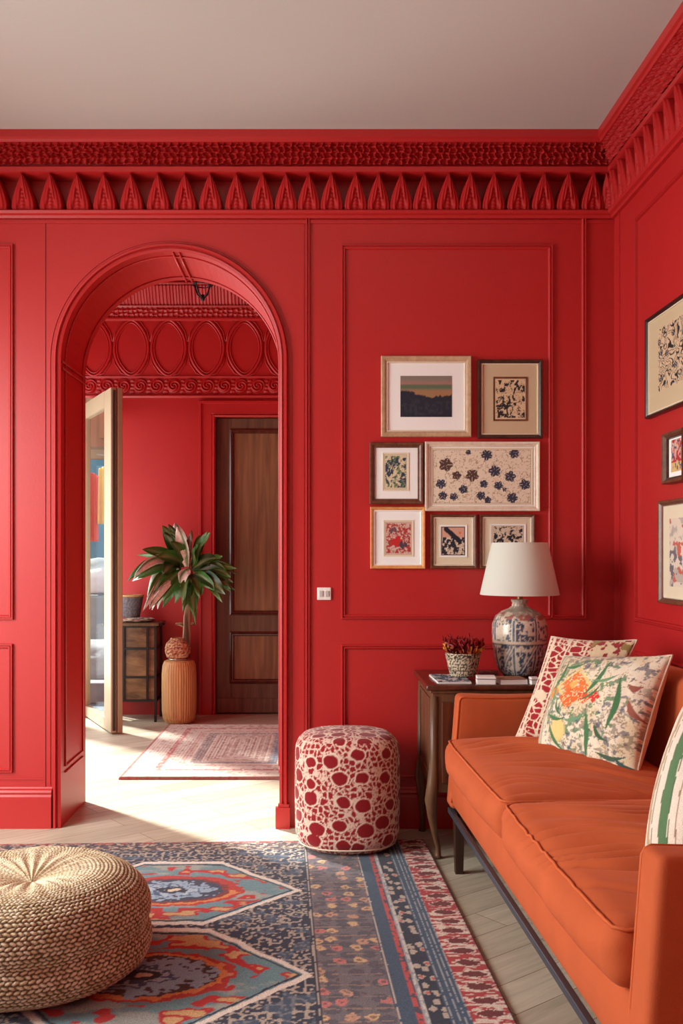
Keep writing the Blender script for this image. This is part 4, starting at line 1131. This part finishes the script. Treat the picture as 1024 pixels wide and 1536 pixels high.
boxthing('book', 748, 790, 4.04, 4.16, CT+0.0005, 0.020, None, 'tan covered book lying before the lamp base', 'book', 0.12, ((160, 122, 92), (150, 110, 84), (130, 90, 70)))
boxthing('small_box', 796, 808, 4.03, 4.07, CT+0.0005, 0.030, M['paper'], 'tiny white box at the right, beside the red coral pillow', 'box', 0.1)
boxthing('magazine', 722, 752, 4.25, 4.42, CT+0.0005, 0.010, None, 'dark magazine lying behind the small white box', 'magazine', -0.2, ((70, 40, 34), (110, 60, 50), (60, 50, 50)))

# light switch
sw = thing('light_switch', 'white double light switch on the red wall right of the arch', 'switch', (wx(486), D, wz(900)))
swo = tuple(sw.location)
MB().rbox((wx(486), D-0.005, wz(890.5)), (0.066, 0.010, 0.060), 0.004, 6).build('plate', M['white'], sw, world=swo, smooth=True, weld=True)
for x in (481.5, 490.5):
    MB().box(wx(x)-0.009, wx(x)+0.009, D-0.014, D-0.009, wz(890.5)-0.014, wz(890.5)+0.014).build('rocker', plain('rocker_grey', (190, 184, 178), 0.35), sw, world=swo, bevel=0.002)

# ------------------------------------------------------------------ pictures
def ink(U, V, s, seed, w_=0.05):
    wx_ = fbm(U*s*0.6, V*s*0.6, seed)*2.2; wy_ = fbm(U*s*0.6+7, V*s*0.6+3, seed+1)*2.2
    q = fbm(U*s+wx_, V*s+wy_, seed+2, 3); return q
def art_landscape(U, V):
    n = len(U); c = flat(n, (132, 122, 110)); c = blend(c, C3((160, 120, 110)), ss(.74, .80, V)*ss(.92, .82, V)); c = blend(c, C3((96, 110, 84)), ss(.82, .76, V)*ss(.62, .72, V))
    c = blend(c, C3((160, 120, 80)), ss(.70, .62, V)*(0.6+.6*fbm(U*9, V*16, 2))); 
    hl = 0.42+0.16*fbm(U*5, U*0, 5)+0.12*np.sin(U*6+0.6)*0.5+0.10*fbm(U*26, V*20, 3)
    c = blend(c, C3((42, 44, 54)), ss(hl+.02, hl-.02, V)); c = blend(c, C3((64, 66, 74)), ss(hl-.05, hl-.2, V)*ss(.5, .6, fbm(U*20, V*14, 6))*.5)
    return c
def art_ink(dark, light, s, seed, th=0.5, extra=None, border=0.04):
    def f(U, V):
        n = len(U); c = flat(n, light); q = ink(U, V, s, seed); c = blend(c, C3(dark), ss(th-.012, th+.012, q))
        rd = np.abs(fbm(U*s*1.7+3, V*s*1.7, seed+9, 3)-.5); c = blend(c, C3(dark), (rd < .012)*.8); c = blend(c, C3(light), (np.abs(q-th-.05) < .010)*1.0)
        if extra: c = blend(c, C3(extra), ss(.60, .62, fbm(U*s*.9+8, V*s*.9, seed+20))*.85)
        e = np.minimum(np.minimum(U, 1-U), np.minimum(V, 1-V)); c = blend(c, C3(light), e < border); c = blend(c, C3(dark), (e < border*.35)*.5)
        return c
    return f
def art_flowers(U, V):
    n = len(U); c = flat(n, (226, 214, 190)); A = 1.72
    c = blend(c, C3((150, 118, 80)), (np.abs(fbm(U*16*A, V*16, 4, 3)-.5) < .022)*.8*(fbm(U*4, V*3, 8) > .36)); c = blend(c, C3((80, 72, 68)), (np.abs(fbm(U*11*A+5, V*11, 14, 3)-.5) < .006)*.6)
    fl = [(.13,.72,.075),(.55,.90,.06),(.83,.93,.055),(.24,.52,.05),(.40,.52,.07),(.63,.60,.065),(.79,.50,.06),(.08,.36,.055),(.31,.26,.05),(.52,.36,.045),(.67,.33,.05),(.94,.35,.06),(.10,.14,.05),(.21,.12,.045),(.49,.14,.05),(.56,.06,.04),(.81,.10,.06),(.36,.95,.03),(.73,.26,.025)]
    for i, (x, y, r) in enumerate(fl):
        dx = (U-x)*A; dy = V-y; a = np.arctan2(dy, dx); R = np.hypot(dx, dy); pr = r*1.65*(0.72+.33*np.abs(np.cos(a*2.5+i)))
        c = blend(c, C3((58, 60, 78) if i not in (0, 3, 4) else (84, 62, 56)), R < pr); c = blend(c, C3((214, 198, 170)), (R < pr)*(np.abs(np.sin(a*2.5+i)) < .10)*(R > r*.3)*.9)
    e = np.minimum(np.minimum(U, 1-U)*A, np.minimum(V, 1-V)); c = blend(c, C3((120, 104, 86)), (e < .008)*.8)
    return c
def art_red(U, V):
    c = art_ink((168, 62, 58), (206, 180, 164), 18, 33, .46)(U, V); r = np.hypot((U-.45)*1.0, (V-.42)*1.3)
    c = blend(c, C3((190, 44, 44)), (r < .22)*(fbm(U*8, V*8, 2) > .4)); c = blend(c, C3((70, 66, 78)), (np.hypot((U-.68), (V-.30)*1.2) < .15)*(fbm(U*10, V*10, 6) > .42)); c = blend(c, C3((90, 84, 92)), (np.hypot(U-.3, V-.72) < .14)*(fbm(U*12, V*12, 7) > .5)); return c
def art_bird(U, V):
    c = art_ink((44, 44, 54), (214, 196, 172), 12, 44, .49)(U, V); sky = (V > .62); c2 = flat(len(U), (208, 160, 136)); c = np.where((sky)[:, None], c2, c)
    c = blend(c, C3((40, 40, 50)), (np.abs((V-.92)+(U-.2)*.75) < .11)*(U > .12)*(U < .85)*(V > .40)); c = blend(c, C3((214, 120, 60)), np.hypot(U-.78, V-.78) < .05); c = blend(c, C3((90, 66, 60)), (U < .05)+(U > .96)+(V > .97)+(V < .03)); return c
def art_scrolls(U, V):
    n = len(U); c = flat(n, (206, 180, 148)); s = 5.0
    q = fbm(U*s+1.8*fbm(U*3, V*3, 3), V*s*1.1+1.8*fbm(U*3+4, V*3, 7), 21, 2); m1 = np.abs(((q*9) % 1)-.5) < .15
    c = blend(c, C3((40, 36, 38)), m1); w1, w2, wi = worley(U*7, V*8, 6, .9); c = blend(c, C3((40, 36, 38)), (np.abs(w1-.3) < .06)*(wi > .5)); c = blend(c, C3((60, 70, 100)), (w1 < .16)*(wi > .7)); c = blend(c, C3((70, 120, 90)), (w1 < .12)*(wi < .12))
    e = np.minimum(np.minimum(U, 1-U), np.minimum(V, 1-V))+.05*(vn(U*20, V*20, 3)-.5); return blend(c, C3((206, 180, 148)), e < .02)
def art_small(U, V):
    c = art_ink((60, 70, 110), (210, 170, 150), 8, 55, .55)(U, V); c = blend(c, C3((176, 44, 52)), ss(.5, .53, fbm(U*7+3, V*7, 57))*(V > .3)); c = blend(c, C3((214, 180, 90)), (V < .3)*ss(.5, .53, fbm(U*12, V*12, 58))); return c
def art_pale(U, V):
    c = flat(len(U), (214, 200, 182)); c = blend(c, C3((180, 168, 156)), ss(.48, .55, fbm(U*6, V*6, 63))); c = blend(c, C3((110, 104, 112)), ss(.60, .62, fbm(U*14, V*14, 64))*ss(.9, .5, V)); c = blend(c, C3((190, 100, 86)), ss(.66, .67, fbm(U*8+2, V*8, 66))); c = blend(c, C3((120, 84, 60)), (np.abs(np.hypot(U-.75, (V-.60)*1.1)-.13) < .03)*.8); return c

def picture(name, label, mp, a0, a1, z0, z1, fw, th, fm, mm, art, art_rect, a_dir=1, inner=None, step=0.0028, group=None, lip=None):
    """mp maps wall coords; a0<a1 along the wall, art_rect = fractions of the outer frame (left, right, bottom, top)"""
    cx = mp((a0+a1)/2, z0, 0)
    t = thing(name, label, 'picture', cx, group=group)
    pr = [(0, 0.002), (0, th*0.8), (-fw*0.15, th), (-fw*0.55, th*0.92), (-fw*0.8, th*0.75), (-fw, th*0.6), (-fw, 0.004)]
    q = MB().sweep([(a0, z0), (a0, z1), (a1, z1), (a1, z0)], pr, mp, closed=True)
    # orient the profile inwards
    m_ = Vector((0, 0)); test = np.array(q.v)
    q.build('frame', fm, t, world=cx, smooth=True, angle=25)
    if lip:
        MB().sweep([(a0+fw, z0+fw), (a0+fw, z1-fw), (a1-fw, z1-fw), (a1-fw, z0+fw)], [(0.001, th*0.62), (-0.004, th*0.66), (-0.006, th*0.4)], mp, closed=True).build('frame_lip', lip, t, world=cx)
    vs = [mp(a0+fw*.8, z0+fw*.8, th*.4), mp(a1-fw*.8, z0+fw*.8, th*.4), mp(a1-fw*.8, z1-fw*.8, th*.4), mp(a0+fw*.8, z1-fw*.8, th*.4)]
    vb = [mp(a0+fw*.8, z0+fw*.8, 0.003), mp(a1-fw*.8, z0+fw*.8, 0.003), mp(a1-fw*.8, z1-fw*.8, 0.003), mp(a0+fw*.8, z1-fw*.8, 0.003)]
    MB().add(vs+vb, [(0,1,2,3), (4,7,6,5), (0,4,5,1), (1,5,6,2), (2,6,7,3), (3,7,4,0)]).build('mat', mm, t, world=cx)
    l, r, bt, tp_ = art_rect
    p0, p1 = a0+(a1-a0)*l, a0+(a1-a0)*r; q0, q1 = z0+(z1-z0)*bt, z0+(z1-z0)*tp_
    if inner:
        MB().sweep([(p0-.008, q0-.008), (p0-.008, q1+.008), (p1+.008, q1+.008), (p1+.008, q0-.008)], [(0.0, th*.4), (0.0, th*.4+.003), (-.008, th*.4+.0015)], mp, closed=True).build('mat_bevel', inner, t, world=cx)
    nu, nv_ = max(20, int((p1-p0)/step)), max(20, int((q1-q0)/step))
    def fn(U, V):
        A_ = p0+(p1-p0)*U; Z_ = q0+(q1-q0)*V; k = mp(0, 0, th*.4+.0012)
        if mp is mb_: return A_, np.full_like(A_, k[1]), Z_
        return np.full_like(A_, k[0]), A_, Z_
    vs, fs, U, V = grid(nu, nv_, fn)
    if a_dir < 0: U = 1-U
    MB().add(vs, fs).build('print', M['print'], t, attr=art(U, V), world=cx, recalc=False)
def pic_px(name, label, x0, x1, y0, y1, fw, th, fm, mm, art, ax0, ax1, ay0, ay1, inner=None, lip=None):
    picture(name, label, mb_, wx(x0), wx(x1), wz(y1), wz(y0), fw, th, fm, mm, art, ((ax0-x0)/(x1-x0), (ax1-x0)/(x1-x0), (y1-ay1)/(y1-y0), (y1-ay0)/(y1-y0)), 1, inner, group=None, lip=lip)
pic_px('framed_picture', 'pale oak framed landscape of dark hills, top left of the wall group', 571, 706, 535, 656, 0.027, 0.026, M['frame_oak'], M['mat_white'], art_landscape, 600, 677, 564.5, 626, lip=M['cream_edge'])
pic_px('framed_picture', 'dark framed black pattern print on tan mount, top right of the wall group', 715.5, 812, 540.5, 658, 0.018, 0.024, M['frame_dark'], M['mat_sand'], art_ink((46, 42, 44), (214, 190, 152), 15, 12, .50), 741.5, 787.5, 568.5, 629.5, M['frame_brown'], lip=M['mat_cream'])
pic_px('framed_picture', 'small brown framed navy print, left of the wide flower picture', 554, 634, 664, 756.5, 0.020, 0.024, M['frame_brown'], M['mat_white'], art_ink((52, 62, 84), (212, 200, 164), 12, 25, .48, (104, 130, 84)), 576, 610, 682, 734, M['mat_cream'], lip=M['frame_brown'])
pic_px('framed_picture', 'wide cream framed picture of scattered dark blue flowers', 636.5, 808, 663, 767, 0.018, 0.026, M['frame_white'], M['mat_white'], art_flowers, 649, 795, 675, 755, M['mat_cream'], lip=M['frame_white'])
pic_px('framed_picture', 'honey wood framed red print, lowest left of the wall group', 555, 637, 760.5, 853, 0.016, 0.024, M['frame_orange'], M['mat_white'], art_red, 577.5, 617, 783, 832, M['mat_cream'], lip=M['mat_white'])
pic_px('framed_picture', 'small brown framed print of a dark bird shape, bottom middle of the wall group', 645, 714, 771.5, 853, 0.015, 0.022, M['frame_brown'], M['mat_cream'], art_bird, 661, 697, 790, 833, M['mat_white'], lip=M['frame_white'])
pic_px('framed_picture', 'small brown framed black pattern print half hidden behind the lampshade', 718.5, 801, 771.5, 853, 0.014, 0.022, M['frame_brown'], M['mat_cream'], art_ink((42, 42, 50), (212, 196, 170), 11, 47, .49), 737, 785, 788.5, 834, M['mat_white'], lip=M['frame_white'])
Ya = F*1.385/491
picture('framed_picture', 'large black framed scrollwork print, highest on the right wall', mr_, Ya-0.62, Ya, 1.3+201*Ya/F, 1.3+350*Ya/F, 0.016, 0.024, M['frame_black'], M['mat_sand'], art_scrolls, (.2, .80, .22, .84), -1, lip=M['mat_cream'])
Yb = F*1.372/516
picture('framed_picture', 'tiny dark wood box framed red print between two larger right wall pictures', mr_, F*1.372/547, Yb, 1.3+103*Yb/F, 1.3+179*Yb/F, 0.020, 0.038, M['frame_brown'], M['mat_white'], art_small, (.26, .76, .22, .84), -1, lip=M['frame_dark'])
Yc = F*1.385/511
picture('framed_picture', 'brown framed pale figure print, lowest on the right wall above the sofa', mr_, Yc-0.60, Yc, 1.3-74*Yc/F, 1.3+78*Yc/F, 0.018, 0.026, M['frame_brown'], M['mat_cream'], art_pale, (.16, .84, .17, .82), -1, lip=M['silver'])

# ------------------------------------------------------------------ sofa
SL = 2.17; SDp = 0.82; srot = math.radians(2.0)
SO = Vector((0.50, 3.975)); ud = Vector((math.sin(srot), -math.cos(srot)))
so2 = SO+ud*SL
sf = thing('sofa', 'rust orange velvet two-seat sofa along the right wall', 'sofa', (so2.x, so2.y, 0), srot)
AT = 0.10; AH = 0.728
def arm(y0, y1):
    h = AH-0.27; cx = 0.03+(SDp-0.03)/2
    def fn(x, y, z):
        t = (z+h/2)/h
        return (x+(0.035*t*(0.5-x/(SDp-0.03)) if x < 0 else 0), y, z+0.004*math.sin(x*9))
    b = MB().rbox((cx, (y0+y1)/2, 0.27+h/2), (SDp-0.03, y1-y0, h), 0.022, (16, 4, 12), fn)
    return b.build('armrest', M['velvet'], sf, smooth=True, weld=True)
a1 = arm(0, AT); a2 = arm(SL-AT, SL)
for y_, ar in ((AT-0.0055, a1), (SL-AT+0.0055, a2)):
    pts = [(0.0355+0.035*((z-0.27)/(AH-0.27)), y_, z) for z in np.linspace(0.30, AH-0.022, 14)]
    x0_ = pts[-1][0]
    pts += [(x0_+0.006, y_, AH-0.010), (x0_+0.018, y_, AH-0.0045)]+[(x, y_, AH-0.0045+0.004*math.sin((x-0.425)*9)) for x in np.linspace(0.09, SDp-0.03, 12)]
    MB().tube(pts, 0.0055, 8).build('arm_piping', M['piping'], ar, smooth=True)
# base
def fb(x, y, z): return (x-0.012*math.cos(z/0.16*PI)*(x < 0), y, z)
MB().rbox((0.048+0.69/2, SL/2, 0.35), (0.69, SL-0.02, 0.165), 0.03, (8, 30, 5), fb).build('seat_base', M['velvet'], sf, smooth=True, weld=True)
# backrest
def fk(x, y, z): return (x+0.10*(z+0.3)/0.6, y, z)
MB().rbox((SDp-0.14, SL/2, 0.58), (0.14, SL-0.01, 0.60), 0.04, (4, 30, 12), fk).build('backrest', M['velvet'], sf, smooth=True, weld=True)
# seat cushions
def cushion(y0, y1, seed):
    Lc = y1-y0; Dc = 0.66; Hc = 0.135
    def fn(x, y, z):
        u = x/(Dc/2); v = y/(Lc/2); t = z/(Hc/2)
        cr = max(0, (1-min(1, abs(u))**2.4))*max(0, (1-min(1, abs(v))**3))
        z2 = z+(0.040*cr if t > -0.1 else -0.004*cr)*max(0, t+0.1)
        # front bulge
        if u < -0.6: x = x-0.032*max(0, 1-t*t)*(1-abs(v)**4)
        if abs(v) > 0.9: y = y+math.copysign(0.004*max(0, 1-t*t), v)
        if t > 0.3:
            q = y+0.42*x+0.030*math.sin(9*x+seed)+0.018*math.sin(23*x+7*y+seed)
            ph = q/0.082+0.55*math.sin(q*13+seed)+0.3*math.sin(q*31)
            cre = abs(math.sin(PI*ph))**0.75
            mask = 0.25+0.75*math.sin(4.3*x+2.6*y+1.3*seed)**2
            A = 0.036 if seed == 2 else 0.020
            z2 += A*(cre-0.8)*mask*cr**0.5+0.006*math.sin(7*x+5*y+seed)*cr
        elif u < -0.8:
            wr = math.sin(y*19+z*22+seed)*0.5*math.sin(y*7.3+seed)
            x += 0.010*wr*(1-abs(t))
        return (x, y, z2)
    cx, cy, cz = Dc/2+0.012, (y0+y1)/2, 0.425+Hc/2
    o = MB().rbox((cx, cy, cz), (Dc, Lc, Hc), 0.042, (64, 200, 6), fn).build('seat_cushion', M['velvet'], sf, smooth=True, weld=True)
    loop = []
    r_ = 0.042; k_ = r_*(1-0.7071)
    zz = Hc/2-k_*0.9
    for y in np.linspace(-Lc/2+0.03, Lc/2-0.03, 50): loop.append((-Dc/2+k_*0.9, y, zz))
    for x in np.linspace(-Dc/2+0.03, Dc/2-0.03, 20): loop.append((x, Lc/2-k_*0.9, zz))
    for y in np.linspace(Lc/2-0.03, -Lc/2+0.03, 40): loop.append((Dc/2-k_*0.9, y, zz))
    for x in np.linspace(Dc/2-0.03, -Dc/2+0.03, 20): loop.append((x, -Lc/2+k_*0.9, zz))
    loop = [fn(*p) for p in loop]
    loop = [(p[0]+cx, p[1]+cy, p[2]+cz+0.002) for p in loop]
    MB().tube(loop, 0.0040, 6, closed=True).build('cushion_piping', M['piping'], o, smooth=True)
mid = SL/2
cushion(AT+0.004, mid-0.003, 2); cushion(mid+0.003, SL-AT-0.004, 6)
# rail and legs
b = MB(); b.box(0.035, 0.053, 0.02, SL-0.02, 0.240, 0.262); b.box(0.053, SDp-0.06, 0.02, 0.04, 0.240, 0.262); b.box(0.053, SDp-0.06, SL-0.04, SL-0.02, 0.240, 0.262); b.box(SDp-0.08, SDp-0.06, 0.04, SL-0.04, 0.240, 0.262)
b.build('metal_rail', M['steel'], sf, bevel=0.002)
for (x, y) in ((0.075, 0.10), (0.075, SL-0.05), (SDp-0.11, 0.10), (SDp-0.11, SL-0.05)):
    w0, w1 = 0.021, 0.016
    vs = [(x+sx*w_, y+sy*w_, z) for (w_, z) in ((w1, 0), (w0, 0.236)) for sx, sy in ((-1, -1), (1, -1), (1, 1), (-1, 1))]
    MB().add(vs, [(3,2,1,0), (4,5,6,7), (0,1,5,4), (1,2,6,5), (2,3,7,6), (3,0,4,7)]).build('leg', M['dark_wood'], sf, bevel=0.002)

# ------------------------------------------------------------------ pillows
def pillow(name, label, BL, BR, TL, TR, thick, colf, colb, pipe, n=150, sag=0.03):
    BL, BR, TL, TR = [np.array(p, float) for p in (BL, BR, TL, TR)]
    nrm = np.cross(BR-BL, TL-BL); nrm /= np.linalg.norm(nrm)
    if nrm[1] > 0: nrm = -nrm            # front side looks towards the camera
    cen = (BL+BR+TL+TR)/4
    base = (BL+BR)/2
    t = thing(name, label, 'pillow', tuple(base))
    def pos(U, V, side):
        u = U*2-1; v = V*2-1
        # edges drawn in between the corners
        uu = u*(1-sag*2*(1-v*v)*np.abs(u)**3); vv = v*(1-sag*2*(1-u*u)*np.abs(v)**3)
        a = (uu+1)/2; b_ = (vv+1)/2
        P = (BL[:, None, None]*(1-a)*(1-b_)+BR[:, None, None]*a*(1-b_)+TL[:, None, None]*(1-a)*b_+TR[:, None, None]*a*b_)
        th = thick*0.5*(np.clip(1-u**2, 0, 1)*np.clip(1-v**2, 0, 1))**0.42
        th = th*(1+0.14*(fbm(U*4, V*4, int(thick*1000))-.5))+0.003*np.sin(u*16+v*5)*(np.abs(u)**2)*np.clip(1-v*v, 0, 1)*np.clip(1-u*u, 0, 1)**.3
        return P+nrm[:, None, None]*th*side
    vs = []; fs = []; C = []
    for side, cf in ((1, colf), (-1, colb)):
        def fn(U, V):
            P = pos(U, V, side); return P[0], P[1], P[2]
        v_, f__, U, V = grid(n, n, fn); k = len(vs)
        vs += v_; fs += [tuple(q+k for q in (f if side > 0 else f[::-1])) for f in f__]; C.append(cf(U, V))
    MB().add(vs, fs).build('pillow_cover', M['fabric'], t, smooth=True, attr=np.concatenate(C), world=tuple(base), recalc=False)
    loop = []
    for k in range(40): loop.append((k/40, 0))
    for k in range(40): loop.append((1, k/40))
    for k in range(40): loop.append((1-k/40, 1))
    for k in range(40): loop.append((0, 1-k/40))
    pts = []
    for (u_, v_) in loop:
        P = pos(np.array([[u_]]), np.array([[v_]]), 0); pts.append((P[0, 0, 0], P[1, 0, 0], P[2, 0, 0]))
    MB().tube(pts, 0.0042, 6, closed=True).build('piping', pipe, t, smooth=True, world=tuple(base))
def crop(x, y):   # sketch coordinates of the floral print to pillow coordinates
    yb = 855+(x-490)/370*100; v = (yb-y)/(yb-490); l = 490+100*v; r = 860+125*v
    return ((x-l)/(r-l), v)
def strokes(U, V, c, items):
    for (x0, y0, x1, y1, w_, col) in items:
        a = np.array(crop(x0, y0)); b_ = np.array(crop(x1, y1)); d = b_-a; L2 = (d**2).sum()
        t = np.clip(((U-a[0])*d[0]+(V-a[1])*d[1])/L2, 0, 1)
        bow = 0.03*np.sin(t*PI)
        dist = np.hypot(U-a[0]-d[0]*t-bow*d[1]/math.sqrt(L2), V-a[1]-d[1]*t+bow*d[0]/math.sqrt(L2))
        c = blend(c, C3(col), ss(w_, w_*.8, dist/np.maximum(.25, np.sin(np.clip(t*.9+.08, 0, 1)*PI))))
    return c
def floral(U, V):
    n = len(U); c = flat(n, (214, 198, 164)); c = blend(c, C3((226, 216, 192)), ss(.45, .6, fbm(U*4, V*4, 2)))
    sp = fbm(U*38, V*38, 3, 3); reg = fbm(U*3.2+2, V*3.2, 5, 2)
    c = blend(c, C3((104, 98, 84)), ss(.55, .57, sp)*ss(.42, .52, reg)*.65); c = blend(c, C3((150, 120, 84)), (np.abs(fbm(U*16, V*16, 8)-.5) < .014)*.8)
    c = blend(c, C3((90, 128, 92)), ss(.60, .62, fbm(U*24+5, V*24, 12, 3))*(np.hypot(U-.45, V-.5) < .42)*.85)
    c = blend(c, C3((60, 70, 96)), ss(.68, .70, fbm(U*26, V*26+7, 15, 3))*.7)
    c = blend(c, C3((222, 200, 130)), ss(.1, .06, np.hypot((U-.30), (V-.22)*.8)))
    def dia(x, y, r, col, k=1.0):
        nonlocal c
        p = crop(x, y); c = blend(c, C3(col), (np.abs(U-p[0])*1.0+np.abs(V-p[1]) < r)*(fbm(U*30, V*30, int(x)) > .32)*k)
    dia(690, 650, .20, (220, 196, 130)); dia(690, 645, .15, (222, 116, 56)); dia(672, 690, .11, (214, 104, 52)); dia(600, 660, .07, (226, 140, 60)); dia(730, 690, .08, (216, 84, 50)); dia(770, 690, .055, (206, 60, 50)); dia(690, 640, .05, (236, 170, 90))
    c = blend(c, C3((236, 220, 170)), (np.abs(fbm(U*20, V*20, 31)-.5) < .02)*(np.hypot(U-.45, V-.6) < .25))
    G = (72, 118, 78); G2 = (110, 150, 112)
    c = strokes(U, V, c, [(598, 650, 645, 530, .020, G), (575, 760, 610, 600, .014, G2), (715, 895, 738, 735, .024, G), (735, 680, 812, 540, .022, G), (808, 800, 856, 610, .026, G),
        (580, 740, 660, 765, .018, G), (590, 780, 640, 880, .018, G), (650, 770, 740, 745, .016, G2), (770, 790, 805, 845, .02, (66, 96, 66)), (640, 560, 720, 545, .02, G), (760, 625, 850, 600, .016, G2),
        (760, 880, 850, 890, .02, (70, 92, 74)), (720, 700, 790, 640, .012, G), (620, 690, 650, 760, .014, G), (820, 900, 870, 920, .03, (60, 84, 80)), (880, 640, 920, 640, .03, (150, 90, 76)), (880, 700, 915, 760, .03, (150, 90, 76))])
    c = blend(c, C3((196, 180, 150)), (U < .10)); c = blend(c, C3((120, 130, 110)), (np.abs(U-.10) < .006)+(np.abs(U-.05) < .004)); return c
def coral(U, V):
    n = len(U); c = flat(n, (156, 36, 44)); wob = fbm(U*6, V*6, 3)-.5
    f1, f2, i_ = worley(U*8.5+.9*wob, V*19+.9*wob+U*4, 8, .95); c = blend(c, C3((226, 208, 180)), ss(.20, .13, f2-f1))
    g1, g2, _ = worley(U*16, V*30, 12, .9); c = blend(c, C3((226, 206, 180)), ss(.16, .10, g2-g1)*(fbm(U*5, V*5, 4) > .52))
    st_ = (U*1.0+.04*wob); c = blend(c, C3((226, 210, 184)), (np.abs(st_-.28) < .012)+(np.abs(st_-.06) < .02)+(U < .02)+(np.abs(st_-.5) < .010))
    m = U > .55; c2 = flat(n, (214, 196, 160)); q = fbm(U*16, V*16, 6, 3); c2 = blend(c2, C3((150, 50, 52)), ss(.52, .55, q)); c2 = blend(c2, C3((150, 130, 80)), ss(.6, .62, fbm(U*12+4, V*12, 9)))
    return np.where(m[:, None], c2, c)
def striped(U, V):
    n = len(U); c = flat(n, (220, 208, 190)); U = U*1.4; u = U+0.02*np.sin(V*5)
    for a0, a1, col in ((.055, .085, (176, 150, 116)), (.10, .108, (120, 104, 84)), (.17, .255, (84, 118, 80)), (.262, .27, (60, 84, 60)), (.33, .342, (150, 120, 96))): c = blend(c, C3(col), (u > a0)*(u < a1)*1.0)
    m = (u > .40); c2 = flat(n, (216, 196, 176)); f1, f2, i_ = worley(U*13, V*15, 5, .7)
    c2 = blend(c2, C3((178, 62, 62)), (i_ > .5)*(f1 < .45)); c2 = blend(c2, C3((110, 92, 66)), ss(.07, .03, f2-f1)); c2 = blend(c2, C3((224, 212, 196)), (V > .5)*.6*(fbm(U*5, V*5, 3) > .5)); c2 = blend(c2, C3((176, 74, 70)), (u < .425))
    return np.where(m[:, None], c2, c)
plainb = lambda col: (lambda U, V: flat(len(U), col))
pillow('throw_pillow', 'red pillow with cream coral branches, tucked behind the floral one', at(772, 1110, 3.72), (1.02, 3.60, .575), at(827, 955, 3.90), at(955, 960, 3.68), 0.11, coral, plainb((200, 184, 156)), M['cream_edge'])
pillow('throw_pillow', 'cream floral pillow with green leaves and orange flower', at(803, 1131, 3.60), at(953, 1174, 3.16), at(846, 984, 3.74), at(1008, 983, 3.32), 0.175, floral, plainb((206, 192, 166)), M['cream_edge'])
pillow('throw_pillow', 'white pillow with green stripes and red patches by the near arm', at(966, 1296, 2.28), (1.05, 1.98, .60), at(1030, 1052, 2.50), (1.27, 2.16, .99), 0.22, striped, plainb((206, 192, 170)), M['cream_edge'], sag=-0.035)
